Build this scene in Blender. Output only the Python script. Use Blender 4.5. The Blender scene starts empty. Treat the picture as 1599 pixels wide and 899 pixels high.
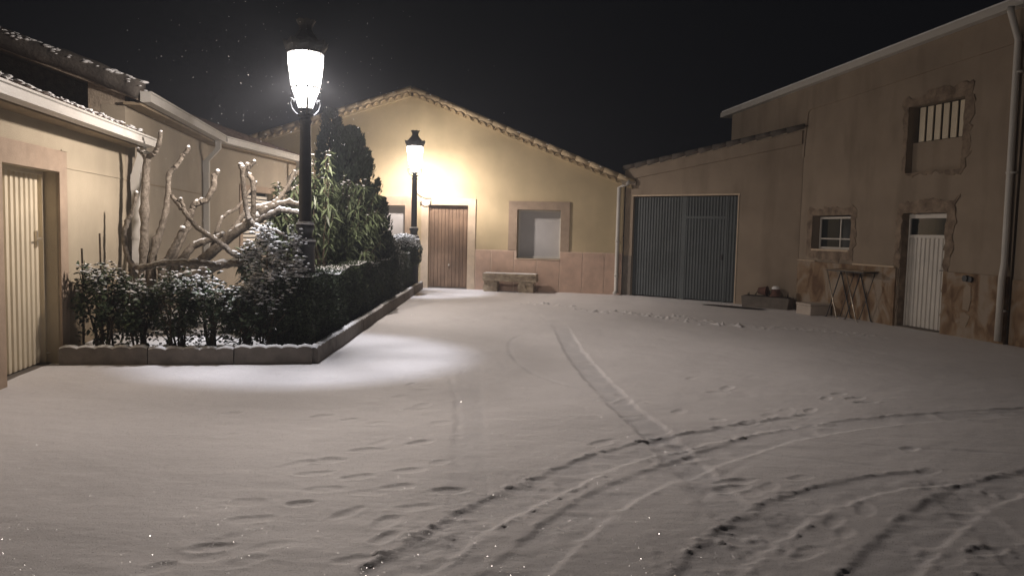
import bpy, bmesh, math, random
import numpy as np
from mathutils import Vector, Matrix
random.seed(7); RNG = np.random.default_rng(7)
R_ = math.radians
sc = bpy.context.scene
COL = sc.collection

# ------------------------------------------------------------------ camera
H = 1.55
cd = bpy.data.cameras.new('camera'); cam = bpy.data.objects.new('camera', cd); COL.objects.link(cam)
cd.sensor_width = 36; cd.lens = 27.02; cd.clip_end = 2000; cd.clip_start = 0.05
CR = Matrix.Rotation(R_(90 - 4.2), 4, 'X') @ Matrix.Rotation(R_(1.35), 4, 'Z')
cam.matrix_world = Matrix.Translation((0, 0, H)) @ CR
sc.camera = cam

# ------------------------------------------------------------------ world: deep night, Nishita sky with the sun far below the horizon
w = bpy.data.worlds.new('World'); sc.world = w; w.use_nodes = True
nt = w.node_tree; bg = nt.nodes['Background']
sky = nt.nodes.new('ShaderNodeTexSky'); sky.sky_type = 'NISHITA'; sky.sun_disc = False
sky.sun_elevation = R_(-9); sky.sun_rotation = R_(200)
mx = nt.nodes.new('ShaderNodeMixRGB'); mx.blend_type = 'ADD'; mx.inputs[0].default_value = 1
mx.inputs[2].default_value = (0.042, 0.046, 0.060, 1)      # sky glow of the village on low cloud
nt.links.new(sky.outputs[0], mx.inputs[1]); nt.links.new(mx.outputs[0], bg.inputs[0])
bg.inputs[1].default_value = 0.06
sc.view_settings.view_transform = 'Standard'; sc.view_settings.look = 'None'
sc.view_settings.exposure = 0.0; sc.view_settings.gamma = 1
sc.render.engine = 'CYCLES'
sc.cycles.use_denoising = True
sc.cycles.max_bounces = 8; sc.cycles.diffuse_bounces = 4; sc.cycles.transparent_max_bounces = 16
sc.cycles.volume_bounces = 0
sc.cycles.sample_clamp_indirect = 4

# lamp settings
LAMP_W = 1150.0
LAMP_COL = (1.0, 0.87, 0.785)
LSIGN = -1

# ------------------------------------------------------------------ helpers
def tag(o, label=None, cat=None, group=None, kind=None):
    if label: o['label'] = label
    if cat: o['category'] = cat
    if group: o['group'] = group
    if kind: o['kind'] = kind
    return o

def thing(name, label, cat, loc=(0, 0, 0), deg=0, group=None):
    o = bpy.data.objects.new(name, None); COL.objects.link(o)
    o.empty_display_size = .2
    o.location = loc; o.rotation_euler = (0, 0, R_(deg))
    return tag(o, label, cat, group)

def mesh_np(name, V, F, mat, parent=None, smooth=False, label=None):
    me = bpy.data.meshes.new(name)
    V = np.asarray(V, dtype=np.float32); 
    if isinstance(F, np.ndarray):
        k = F.shape[1]; n = len(F)
        me.vertices.add(len(V)); me.vertices.foreach_set('co', V.ravel())
        me.loops.add(n * k); me.loops.foreach_set('vertex_index', F.astype(np.int32).ravel())
        me.polygons.add(n); me.polygons.foreach_set('loop_start', np.arange(0, n * k, k, dtype=np.int32))
        me.update(calc_edges=True)
    else:
        me.from_pydata([tuple(map(float, v)) for v in V], [], [list(f) for f in F]); me.update()
    me.materials.append(mat)
    if smooth: me.polygons.foreach_set('use_smooth', np.ones(len(me.polygons), dtype=bool))
    o = bpy.data.objects.new(name, me); COL.objects.link(o)
    if parent is not None: o.parent = parent
    if label: o['label'] = label
    return o

class MB:
    def __init__(s): s.V = []; s.F = []
    def add(s, V, F):
        b = len(s.V); s.V += [tuple(v) for v in V]; s.F += [tuple(b + i for i in f) for f in F]; return s
    def box(s, x0, x1, y0, y1, z0, z1):
        V = [(x, y, z) for z in (z0, z1) for y in (y0, y1) for x in (x0, x1)]
        return s.add(V, [(0, 2, 3, 1), (4, 5, 7, 6), (0, 1, 5, 4), (2, 6, 7, 3), (0, 4, 6, 2), (1, 3, 7, 5)])
    def tube(s, pts, rad, n=10, cap=True):
        pts = [Vector(p) for p in pts]; 
        if not hasattr(rad, '__len__'): rad = [rad] * len(pts)
        V = []; prev = None
        for i, p in enumerate(pts):
            t = (pts[min(i + 1, len(pts) - 1)] - pts[max(i - 1, 0)]).normalized()
            if prev is None:
                a = Vector((0, 0, 1)) if abs(t.z) < .9 else Vector((1, 0, 0)); u = t.cross(a).normalized()
            else: u = (prev - t * prev.dot(t)).normalized()
            prev = u; v = t.cross(u)
            for k in range(n):
                a = 2 * math.pi * k / n; V.append(p + (u * math.cos(a) + v * math.sin(a)) * rad[i])
        F = []
        for i in range(len(pts) - 1):
            for k in range(n):
                F.append((i * n + k, i * n + (k + 1) % n, (i + 1) * n + (k + 1) % n, (i + 1) * n + k))
        if cap: F += [tuple(reversed(range(n))), tuple(range((len(pts) - 1) * n, len(pts) * n))]
        return s.add(V, F)
    def lathe(s, prof, n=20, c=(0, 0), ph=0, cap=True):
        V = [(c[0] + r * math.cos(2 * math.pi * k / n + ph), c[1] + r * math.sin(2 * math.pi * k / n + ph), z) for r, z in prof for k in range(n)]
        F = [(i * n + k, i * n + (k + 1) % n, (i + 1) * n + (k + 1) % n, (i + 1) * n + k) for i in range(len(prof) - 1) for k in range(n)]
        if cap: F += [tuple(reversed(range(n))), tuple(range((len(prof) - 1) * n, len(prof) * n))]
        return s.add(V, F)
    def prism(s, poly, y0, y1):
        """polygon in the x-z plane, pushed from y0 to y1"""
        n = len(poly); V = [(x, y0, z) for x, z in poly] + [(x, y1, z) for x, z in poly]
        F = [tuple(range(n)), tuple(reversed(range(n, 2 * n)))] + [((i + 1) % n, i, n + i, n + (i + 1) % n) for i in range(n)]
        return s.add(V, F)
    def build(s, name, mat, parent=None, smooth=False, bevel=0, label=None, fix=True):
        me = bpy.data.meshes.new(name); me.from_pydata(s.V, [], s.F); me.update()
        if fix:
            bm = bmesh.new(); bm.from_mesh(me); bmesh.ops.recalc_face_normals(bm, faces=bm.faces); bm.to_mesh(me); bm.free()
        me.materials.append(mat)
        if smooth: me.polygons.foreach_set('use_smooth', np.ones(len(me.polygons), dtype=bool))
        o = bpy.data.objects.new(name, me); COL.objects.link(o)
        if parent is not None: o.parent = parent
        if bevel:
            m = o.modifiers.new('b', 'BEVEL'); m.width = bevel; m.segments = 2; m.limit_method = 'ANGLE'
        if label: o['label'] = label
        return o

def wall_mesh(name, us, top, holes, y0, y1, mat, parent, zb=-.25, label=None):
    """wall in the local x-z plane; us = (left, right, extra break points...), top(u) = height, holes = (u0,u1,z0,z1)"""
    xs = sorted(set([round(u, 4) for u in us] + [round(v, 4) for h in holes for v in h[:2]]))
    zs = sorted(set([zb] + [round(v, 4) for h in holes for v in h[2:]]))
    zs = [z for z in zs if z >= zb]
    bm = bmesh.new(); vc = {}
    def vert(x, z):
        k = (round(x, 4), round(z, 4))
        if k not in vc: vc[k] = bm.verts.new((x, y0, z))
        return vc[k]
    for i in range(len(xs) - 1):
        a, b = xs[i], xs[i + 1]
        for j in range(len(zs)):
            z0 = zs[j]; last = j == len(zs) - 1
            z1 = None if last else zs[j + 1]
            cx = (a + b) / 2; cz = z0 + .001 if last else (z0 + z1) / 2
            if any(h[0] < cx < h[1] and h[2] < cz < h[3] for h in holes): continue
            bm.faces.new([vert(a, z0), vert(b, z0), vert(b, top(b) if last else z1), vert(a, top(a) if last else z1)])
    r = bmesh.ops.extrude_face_region(bm, geom=bm.faces[:])
    for v in [g for g in r['geom'] if isinstance(g, bmesh.types.BMVert)]: v.co.y = y1
    bmesh.ops.recalc_face_normals(bm, faces=bm.faces)
    me = bpy.data.meshes.new(name); bm.to_mesh(me); bm.free(); me.materials.append(mat)
    o = bpy.data.objects.new(name, me); COL.objects.link(o); o.parent = parent
    if label: o['label'] = label
    return o

# ------------------------------------------------------------------ materials
def mat(name, col, rough=.8, var=.12, scale=3., bump=.15, bscale=60., metal=0., spec=.3, col2=None, stain=None, island=0, coord='Object'):
    m = bpy.data.materials.new(name); m.use_nodes = True
    n = m.node_tree; b = n.nodes['Principled BSDF']; L = n.links.new
    b.inputs['Roughness'].default_value = rough; b.inputs['Metallic'].default_value = metal
    b.inputs['Specular IOR Level'].default_value = spec
    tc = n.nodes.new('ShaderNodeTexCoord')
    no = n.nodes.new('ShaderNodeTexNoise'); no.inputs['Scale'].default_value = scale; no.inputs['Detail'].default_value = 7; no.inputs['Roughness'].default_value = .6
    L(tc.outputs[coord], no.inputs['Vector'])
    cr = n.nodes.new('ShaderNodeValToRGB'); e = cr.color_ramp.elements
    c2 = col2 or tuple(c * (1 - var * 1.6) for c in col)
    e[0].position = .32; e[0].color = (*c2, 1); e[1].position = .68; e[1].color = (*[min(1, c * (1 + var * .6)) for c in col], 1)
    L(no.outputs['Fac'], cr.inputs[0]); out = cr.outputs[0]
    if stain:
        sc_, amt, scol = stain
        mp = n.nodes.new('ShaderNodeMapping'); mp.inputs['Scale'].default_value = sc_
        L(tc.outputs[coord], mp.inputs[0])
        n2 = n.nodes.new('ShaderNodeTexNoise'); n2.inputs['Scale'].default_value = 1; n2.inputs['Detail'].default_value = 6; L(mp.outputs[0], n2.inputs['Vector'])
        r2 = n.nodes.new('ShaderNodeMapRange'); r2.inputs[1].default_value = .5; r2.inputs[2].default_value = .75; r2.inputs[4].default_value = amt
        L(n2.outputs['Fac'], r2.inputs[0])
        mi = n.nodes.new('ShaderNodeMixRGB'); mi.inputs[2].default_value = (*scol, 1); L(r2.outputs[0], mi.inputs[0]); L(out, mi.inputs[1]); out = mi.outputs[0]
    if island:
        g = n.nodes.new('ShaderNodeNewGeometry'); hs = n.nodes.new('ShaderNodeHueSaturation')
        mr = n.nodes.new('ShaderNodeMapRange'); mr.inputs[3].default_value = 1 - island; mr.inputs[4].default_value = 1 + island
        L(g.outputs['Random Per Island'], mr.inputs[0]); L(mr.outputs[0], hs.inputs['Value']); L(out, hs.inputs['Color']); out = hs.outputs[0]
    L(out, b.inputs['Base Color'])
    if bump:
        n3 = n.nodes.new('ShaderNodeTexNoise'); n3.inputs['Scale'].default_value = bscale; n3.inputs['Detail'].default_value = 5; L(tc.outputs[coord], n3.inputs['Vector'])
        bp = n.nodes.new('ShaderNodeBump'); bp.inputs['Strength'].default_value = bump; bp.inputs['Distance'].default_value = .02
        L(n3.outputs['Fac'], bp.inputs['Height']); L(bp.outputs[0], b.inputs['Normal'])
    return m

M = {}
M['snow'] = mat('snow', (.80, .79, .78), .75, .03, 2, .35, 90, spec=.3)
M['snowcap'] = mat('snow_cap', (.86, .86, .86), .7, .02, 8, .5, 60, spec=.2)
M['plaster_tan'] = mat('plaster_tan', (.42, .36, .265), .9, .10, 1.3, .25, 90, stain=((2.6, 2.6, .6), .25, (.33, .275, .20)))
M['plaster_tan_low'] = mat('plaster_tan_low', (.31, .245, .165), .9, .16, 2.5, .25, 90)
M['plaster_long'] = mat('plaster_long', (.38, .325, .25), .9, .10, 1.1, .25, 90, stain=((2.4, 2.4, .5), .25, (.29, .24, .18)))
M['plaster_yellow'] = mat('plaster_yellow', (.53, .43, .27), .9, .08, 1.5, .3, 80, stain=((1.8, 1.8, .5), .5, (.42, .35, .21)))
M['plaster_shed'] = mat('plaster_shed', (.33, .265, .20), .9, .12, 1.0, .25, 80, stain=((2.4, 2.4, .5), .7, (.19, .15, .11)))
M['plaster_farm'] = mat('plaster_farm', (.31, .25, .19), .9, .12, 1.0, .3, 70, stain=((2.2, 2.2, .5), .75, (.17, .135, .10)))
M['plaster_rough'] = mat('plaster_rough', (.27, .21, .155), .95, .4, 5, .9, 25, col2=(.13, .095, .07))
M['stone_frame'] = mat('stone_frame', (.38, .29, .215), .8, .12, 5, .2, 60, stain=((3, 3, 2), .3, (.38, .27, .19)))
M['stone_pale'] = mat('stone_pale', (.62, .50, .37), .8, .1, 5, .2, 60)
M['tile_pink'] = mat('tile_pink', (.55, .39, .30), .6, .12, 4, .1, 60)
M['grout'] = mat('grout', (.66, .52, .42), .9, .08, 8, .1, 60)
M['white_metal'] = mat('white_metal', (.60, .57, .52), .45, .06, 3, .03, 20, stain=((4, 4, 1), .25, (.5, .45, .38)))
M['white_pvc'] = mat('white_pvc', (.55, .53, .49), .4, .05, 3, .02, 20)
M['cream_metal'] = mat('cream_metal', (.64, .56, .42), .45, .08, 2, .04, 30, stain=((3, 3, .6), .3, (.5, .42, .3)))
M['green_metal'] = mat('green_metal', (.10, .115, .120), .5, .14, 2, .04, 30, metal=.0, stain=((3, 3, .5), .4, (.07, .08, .075)))
M['door_wood'] = mat('door_wood', (.25, .165, .11), .55, .25, 1.5, .2, 30, stain=((14, 14, .5), .7, (.12, .075, .05)))
M['shutter'] = mat('shutter', (.46, .45, .45), .55, .04, 4, .02, 30)
M['shutter_warm'] = mat('shutter_warm', (.74, .69, .60), .55, .05, 4, .02, 30)
M['tile_roof'] = mat('roof_tile', (.19, .135, .105), .85, .3, 4, .4, 40, col2=(.10, .07, .055), island=.25)
M['tile_pale'] = mat('roof_tile_edge', (.58, .46, .30), .85, .15, 6, .3, 40, island=.15)
M['mortar'] = mat('mortar', (.42, .35, .27), .95, .2, 12, .5, 40)
M['verge_dark'] = mat('verge_mortar_dark', (.13, .115, .10), .95, .3, 5, .6, 25)
M['iron'] = mat('painted_iron', (.035, .038, .042), .45, .2, 8, .1, 60, spec=.5)
M['concrete'] = mat('concrete', (.19, .165, .14), .9, .2, 6, .4, 60, stain=((6, 6, 3), .4, (.13, .11, .09)))
M['bench_stone'] = mat('bench_stone', (.40, .33, .24), .9, .3, 7, .8, 18, col2=(.22, .17, .12))
M['bark'] = mat('bark', (.235, .205, .17), .9, .3, 22, 1.0, 45, col2=(.10, .082, .062))
M['stem'] = mat('stem', (.10, .075, .05), .9, .3, 14, .4, 30)
M['leaf'] = mat('leaf', (.06, .085, .042), .5, .3, 5, .0, 30, spec=.5, island=.45)
M['leaf_long'] = mat('leaf_long', (.115, .145, .075), .45, .25, 5, .0, 30, spec=.5, island=.4)
M['hedge'] = mat('hedge_leaf', (.06, .08, .042), .6, .3, 4, .0, 30, island=.45)
M['conifer'] = mat('conifer_leaf', (.05, .07, .05), .7, .3, 4, .0, 30, island=.4)
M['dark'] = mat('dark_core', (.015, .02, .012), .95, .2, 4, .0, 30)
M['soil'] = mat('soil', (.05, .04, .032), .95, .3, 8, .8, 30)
M['terracotta'] = mat('terracotta', (.16, .08, .06), .9, .3, 8, .4, 30)
M['table_grey'] = mat('table_board', (.30, .23, .16), .8, .2, 4, .2, 30)
M['steel'] = mat('steel_leg', (.55, .5, .42), .3, .05, 4, .0, 30, metal=.7)
M['window_inside'] = mat('window_inside', (.03, .03, .03), .9, .1, 4, .0, 30)
M['crate_grey'] = mat('crate_grey', (.50, .44, .38), .85, .08, 4, .2, 50)

def glass_dark():
    m = bpy.data.materials.new('window_glass'); m.use_nodes = True
    b = m.node_tree.nodes['Principled BSDF']; b.inputs['Base Color'].default_value = (.02, .025, .025, 1)
    b.inputs['Roughness'].default_value = .08; b.inputs['Specular IOR Level'].default_value = .6; return m
M['glass'] = glass_dark()

def lantern_glass():
    m = bpy.data.materials.new('lit_lantern_glass'); m.use_nodes = True; n = m.node_tree; n.nodes.clear()
    o = n.nodes.new('ShaderNodeOutputMaterial'); t = n.nodes.new('ShaderNodeBsdfTransparent'); t.inputs[0].default_value = (.93, .93, .93, 1)
    e = n.nodes.new('ShaderNodeEmission'); e.inputs[0].default_value = (1, .93, .82, 1); e.inputs[1].default_value = 6
    a = n.nodes.new('ShaderNodeAddShader'); n.links.new(t.outputs[0], a.inputs[0]); n.links.new(e.outputs[0], a.inputs[1]); n.links.new(a.outputs[0], o.inputs[0]); return m
M['lit_glass'] = lantern_glass()
def bulb_mat():
    m = bpy.data.materials.new('bulb'); m.use_nodes = True; n = m.node_tree; n.nodes.clear()
    o = n.nodes.new('ShaderNodeOutputMaterial'); e = n.nodes.new('ShaderNodeEmission'); e.inputs[0].default_value = (1, .93, .82, 1); e.inputs[1].default_value = 12
    t = n.nodes.new('ShaderNodeBsdfTransparent'); a = n.nodes.new('ShaderNodeAddShader'); n.links.new(t.outputs[0], a.inputs[0]); n.links.new(e.outputs[0], a.inputs[1])
    n.links.new(a.outputs[0], o.inputs[0]); return m
M['bulb'] = bulb_mat()

def cladding():
    """marbled stone cladding: cream slabs with rust-brown blotches"""
    m = mat('stone_cladding', (.40, .30, .20), .75, .1, 3, .3, 30)
    n = m.node_tree; L = n.links.new; b = n.nodes['Principled BSDF']
    tc = n.nodes.new('ShaderNodeTexCoord'); mp = n.nodes.new('ShaderNodeMapping'); mp.inputs['Scale'].default_value = (2.6, 2.6, 1.7); L(tc.outputs['Object'], mp.inputs[0])
    n1 = n.nodes.new('ShaderNodeTexNoise'); n1.inputs['Scale'].default_value = 1.3; n1.inputs['Detail'].default_value = 5; n1.inputs['Distortion'].default_value = .9; L(mp.outputs[0], n1.inputs['Vector'])
    cr = n.nodes.new('ShaderNodeValToRGB'); e = cr.color_ramp.elements
    e[0].position = .36; e[0].color = (.13, .075, .042, 1); e[1].position = .6; e[1].color = (.30, .245, .19, 1)
    x = cr.color_ramp.elements.new(.47); x.color = (.235, .155, .09, 1)
    L(n1.outputs['Fac'], cr.inputs[0]); L(cr.outputs[0], b.inputs['Base Color']); return m
M['cladding'] = cladding()

def snow_ground():
    m = mat('snow_ground', (.78, .76, .765), .7, .03, 1.2, .0, 60, spec=.25)
    n = m.node_tree; L = n.links.new; b = n.nodes['Principled BSDF']
    tc = n.nodes.new('ShaderNodeTexCoord')
    pa = n.nodes.new('ShaderNodeAttribute'); pa.attribute_name = 'packed'
    pm = n.nodes.new('ShaderNodeMixRGB'); pm.inputs[2].default_value = (.60, .60, .625, 1); pmm = n.nodes.new('ShaderNodeMath'); pmm.operation = 'MULTIPLY'; pmm.inputs[1].default_value = .65
    L(pa.outputs['Fac'], pmm.inputs[0]); L(pmm.outputs[0], pm.inputs[0]); src = b.inputs['Base Color'].links[0].from_socket; L(src, pm.inputs[1]); L(pm.outputs[0], b.inputs['Base Color'])
    # fine grain + soft wind ripples
    a = n.nodes.new('ShaderNodeTexNoise'); a.inputs['Scale'].default_value = 120; a.inputs['Detail'].default_value = 4; L(tc.outputs['Object'], a.inputs['Vector'])
    mp = n.nodes.new('ShaderNodeMapping'); mp.inputs['Scale'].default_value = (5, 13, 5); L(tc.outputs['Object'], mp.inputs[0])
    r = n.nodes.new('ShaderNodeTexNoise'); r.inputs['Scale'].default_value = 1; r.inputs['Detail'].default_value = 6; r.inputs['Roughness'].default_value = .62; L(mp.outputs[0], r.inputs['Vector'])
    b1 = n.nodes.new('ShaderNodeBump'); b1.inputs['Strength'].default_value = .3; b1.inputs['Distance'].default_value = .005; L(a.outputs['Fac'], b1.inputs['Height'])
    b2 = n.nodes.new('ShaderNodeBump'); b2.inputs['Strength'].default_value = .2; b2.inputs['Distance'].default_value = .03; L(r.outputs['Fac'], b2.inputs['Height']); L(b1.outputs[0], b2.inputs['Normal'])
    # ice crystals: rare tiny facets, each tilted its own way and glossy
    v = n.nodes.new('ShaderNodeTexVoronoi'); v.inputs['Scale'].default_value = 420; L(tc.outputs['Object'], v.inputs['Vector'])
    sp = n.nodes.new('ShaderNodeSeparateColor'); L(v.outputs['Color'], sp.inputs[0])
    gt = n.nodes.new('ShaderNodeMath'); gt.operation = 'GREATER_THAN'; gt.inputs[1].default_value = .979; L(sp.outputs[0], gt.inputs[0])
    vm = n.nodes.new('ShaderNodeVectorMath'); vm.operation = 'SUBTRACT'; vm.inputs[1].default_value = (.5, .5, -.55); 
    cx = n.nodes.new('ShaderNodeCombineXYZ'); L(sp.outputs[1], cx.inputs[0]); L(sp.outputs[2], cx.inputs[1]); L(cx.outputs[0], vm.inputs[0])
    nm = n.nodes.new('ShaderNodeVectorMath'); nm.operation = 'NORMALIZE'; L(vm.outputs[0], nm.inputs[0])
    gl = n.nodes.new('ShaderNodeBsdfGlossy'); gl.inputs['Roughness'].default_value = .22; gl.inputs['Color'].default_value = (.55, .55, .55, 1); L(nm.outputs[0], gl.inputs['Normal'])
    mi = n.nodes.new('ShaderNodeMixShader'); L(gt.outputs[0], mi.inputs[0]); L(b2.outputs[0], b.inputs['Normal'])
    out = n.nodes['Material Output']; L(b.outputs[0], mi.inputs[1]); L(gl.outputs[0], mi.inputs[2]); L(mi.outputs[0], out.inputs[0])
    return m
M['snow_ground'] = snow_ground()

# pixel of the photograph -> point on the ground / at depth Y (used to read positions off the plan)
def _ray(x, y): return CR.to_3x3() @ Vector(((x - 799.5) / 1200, -(y - 449.5) / 1200, -1))
def G(x, y, z=0):
    v = _ray(x, y); t = (z - H) / v.z; return (v.x * t, v.y * t)
def at(x, y, Y):
    v = _ray(x, y); t = Y / v.y; return Vector((v.x * t, Y, H + v.z * t))

# ------------------------------------------------------------------ ground: one snow sheet with real tracks
def smooth_noise(shape, cells, rng):
    g = rng.standard_normal((cells[0] + 2, cells[1] + 2))
    a = np.linspace(0, cells[0], shape[0]); b = np.linspace(0, cells[1], shape[1])
    i = np.floor(a).astype(int); j = np.floor(b).astype(int); fa = a - i; fb = b - j
    fa = fa * fa * (3 - 2 * fa); fb = fb * fb * (3 - 2 * fb)
    A = g[i][:, j]; B = g[i + 1][:, j]; C_ = g[i][:, j + 1]; D = g[i + 1][:, j + 1]
    return (A * (1 - fa[:, None]) + B * fa[:, None]) * (1 - fb) + (C_ * (1 - fa[:, None]) + D * fa[:, None]) * fb

def ground():
    xs = np.concatenate([[-400, -150, -60, -25, -12, -8], np.arange(-6, 9.001, .016), [11, 15, 25, 60, 150, 400]])
    ys = [2.4]
    while ys[-1] < 20.6: ys.append(ys[-1] + (.014 if ys[-1] < 7 else .014 * (ys[-1] / 7) ** 1.1))
    ys = np.concatenate([[-300, -100, -30, -8, -1, 1, 2], ys, [22, 26, 40, 80, 200, 500]])
    X, Y = np.meshgrid(xs, ys); Z = np.zeros_like(X)
    rng = np.random.default_rng(3)
    inner = (X > -6) & (X < 8.9) & (Y > 2.4) & (Y < 20.5)
    Z += .010 * smooth_noise(X.shape, (30, 24), rng) + .004 * smooth_noise(X.shape, (110, 90), rng) + .0012 * smooth_noise(X.shape, (330, 330), rng)
    wob = smooth_noise(X.shape, (170, 150), rng); fine = .6 * smooth_noise(X.shape, (420, 420), rng) + .6 * smooth_noise(X.shape, (len(ys) - 2, len(xs) - 2), rng)
    def dist_poly(P):
        """distance, signed side and running length to a polyline"""
        D = np.full(X.shape, 1e9); S = np.zeros(X.shape); T = np.zeros(X.shape); L0 = 0
        for (a, b) in zip(P[:-1], P[1:]):
            a = np.array(a); b = np.array(b); d = b - a; L = np.hypot(*d); d = d / L
            t = np.clip((X - a[0]) * d[0] + (Y - a[1]) * d[1], 0, L)
            px = X - a[0] - t * d[0]; py = Y - a[1] - t * d[1]; r = np.hypot(px, py)
            m = r < D; D[m] = r[m]; S[m] = np.sign(d[0] * (Y - a[1]) - d[1] * (X - a[0]))[m]; T[m] = (L0 + t)[m]; L0 += L
        return D, S, T, L0
    def catmull(P, k=8):
        P = [np.array(p, float) for p in P]; Q = [2 * P[0] - P[1]] + P + [2 * P[-1] - P[-2]]; out = []
        for i in range(1, len(Q) - 2):
            for s in range(k):
                t = s / k; out.append(.5 * ((2 * Q[i]) + (-Q[i - 1] + Q[i + 1]) * t + (2 * Q[i - 1] - 5 * Q[i] + 4 * Q[i + 1] - Q[i + 2]) * t * t + (-Q[i - 1] + 3 * Q[i] - 3 * Q[i + 1] + Q[i + 2]) * t ** 3))
        out.append(P[-1]); return [tuple(p) for p in out]
    PK = np.zeros_like(X)
    def track(px, width, depth, edge=.012, rough=1., fade=.3, pack=.5):
        nonlocal Z
        P = catmull([G(*p) for p in px]); D, S, T, L = dist_poly(P)
        hw = width / 2 + (.010 * wob + .007 * fine) * rough
        k = 1 / (1 + np.exp(np.clip((D - hw) / .010, -60, 60)))                     # crisp groove walls
        f = np.clip(T / fade, 0, 1) * np.clip((L - T) / fade, 0, 1)
        mod = .75 + .25 * np.clip(wob + .6, -1, 1)
        Z -= depth * k * f * mod * inner
        PK[...] = np.maximum(PK, k * f * inner * pack * (.75 + .25 * np.clip(wob, -1, 1)))
        tread = .0022 * np.sin(T * 2 * math.pi / .034 + S * D * 60) * (D < hw * .75)
        Z += tread * f * inner * (np.abs(wob) < 1.2)
        e = np.exp(-((D - hw - .02) / .018) ** 2) * np.clip(fine * .9 + .2 + .6 * wob, 0, 2)
        Z += edge * e * f * rough * inner
    track([(540, 950), (640, 880), (738, 812), (815, 775), (895, 738), (990, 704), (1080, 685), (1200, 664), (1300, 650)], .27, .030, .016, 1.3)
    track([(740, 950), (815, 888), (890, 820), (975, 765), (1050, 736), (1130, 706), (1230, 680), (1340, 661), (1470, 649), (1650, 642)], .26, .028, .012, .8)
    track([(1060, 960), (1130, 868), (1200, 815), (1260, 785), (1340, 760), (1430, 747), (1510, 742)], .27, .030, .014, 1.2)
    track([(1340, 950), (1378, 892), (1425, 842), (1480, 798), (1540, 768), (1660, 735)], .27, .034, .012, .9)
    track([(872, 505), (905, 560), (965, 625), (1020, 672), (1080, 733), (1142, 800), (1190, 850), (1240, 905)], .25, .032, .008, .7, fade=1.6, pack=1.)
    track([(735, 570), (732, 650), (733, 740), (728, 830), (700, 960)], .24, .008, .002, .5)
    track([(1440, 745), (1500, 785), (1570, 850), (1650, 920)], .2, .012, .006, .8)
    for px in ([(1100, 690), (1200, 708), (1330, 722), (1475, 736)], [(1260, 684), (1400, 697), (1640, 712)], [(830, 517), (800, 530), (797, 550), (820, 575), (880, 600), (960, 615)],
               [(700, 430 + 150), (715, 640), (712, 700)], [(1020, 700), (1060, 750), (1110, 808)], [(1190, 712), (1140, 735), (1100, 775), (1090, 830)]):
        track(px, .045, .012, .004, .5, .5)
    # footprints
    feet = [(473, 785), (506, 764), (392, 810), (381, 876), (420, 851), (315, 870), (328, 853), (460, 725), (517, 718), (490, 739), (574, 702), (595, 690), (591, 661), (646, 640),
            (626, 618), (661, 633), (574, 768), (604, 813), (604, 837), (381, 784), (350, 842), (687, 722), (499, 650), (363, 645), (355, 679), (545, 655), (640, 600), (668, 604),
            (250, 884), (560, 745), (655, 690), (690, 660), (540, 800), (1080, 590), (1120, 612), (1135, 606), (1175, 588), (1290, 622), (1335, 622), (1310, 615), (1350, 628), (1230, 640),
            (1265, 640), (1170, 660), (1120, 655), (1200, 648), (1060, 640), (975, 625), (940, 690), (1150, 750), (1175, 770), (1140, 762), (1085, 712), (1250, 745), (1300, 815), (1320, 830),
            (1350, 795), (1260, 860), (1200, 760), (1230, 772), (620, 760), (650, 790), (640, 735), (700, 765), (670, 850), (560, 870), (1480, 875), (1540, 860), (1420, 700), (1450, 735)]
    for (x, y) in feet:
        cx, cy = G(x, y); a = R_(rng.uniform(10, 65)); lx = rng.uniform(.07, .115); ly = rng.uniform(.035, .055)
        i0, i1 = np.searchsorted(ys, [cy - .4, cy + .4]); j0, j1 = np.searchsorted(xs, [cx - .4, cx + .4])
        dx = X[i0:i1, j0:j1] - cx; dy = Y[i0:i1, j0:j1] - cy
        u = (dx * math.cos(a) + dy * math.sin(a)) / lx; v = (-dx * math.sin(a) + dy * math.cos(a)) / ly
        q = np.sqrt(u * u + v * v) + .25 * wob[i0:i1, j0:j1] * .6
        dp = rng.uniform(.010, .026)
        Z[i0:i1, j0:j1] += -dp / (1 + np.exp((q - 1) / .12)) + dp * .45 * np.exp(-((q - 1.35) / .22) ** 2) * np.clip(fine[i0:i1, j0:j1] * .6 + .6, 0, 2)
    # kicked-up clods along the walked line to the far right, and in the churned patches
    def clod(cx, cy, n, spread, hmax):
        nonlocal Z
        for _ in range(int(n * 1.8)):
            x0 = cx + rng.normal(0, spread); y0 = cy + rng.normal(0, spread * .8); s = rng.uniform(.010, .030) * (1 if cy < 9 else 1.6); h = rng.uniform(.3, 1) * hmax * (.75 if cy < 9 else 1.5)
            i0, i1 = np.searchsorted(ys, [y0 - .2, y0 + .2]); j0, j1 = np.searchsorted(xs, [x0 - .2, x0 + .2])
            r2 = ((X[i0:i1, j0:j1] - x0) ** 2 + ((Y[i0:i1, j0:j1] - y0)) ** 2) / (s * s)
            Z[i0:i1, j0:j1] += h * np.exp(-r2 ** 1.5) * (1 + .4 * fine[i0:i1, j0:j1])
    line = [(822, 474), (850, 474), (880, 477), (905, 483), (925, 486), (945, 488), (962, 486), (985, 490), (1002, 490), (1018, 493), (1040, 496), (1060, 495), (1080, 500), (1100, 503), (1120, 507),
            (1155, 510), (1185, 512), (1215, 511), (1250, 514), (1270, 515), (1300, 517), (1330, 521), (1350, 524)]
    for k, (x, y) in enumerate(line):
        c = G(x, y); clod(*c, 5 if k < 16 else 3, .12, .045 if k < 16 else .03); clod(c[0] + .1, c[1] - .1, 3, .1, -.02)
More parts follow.
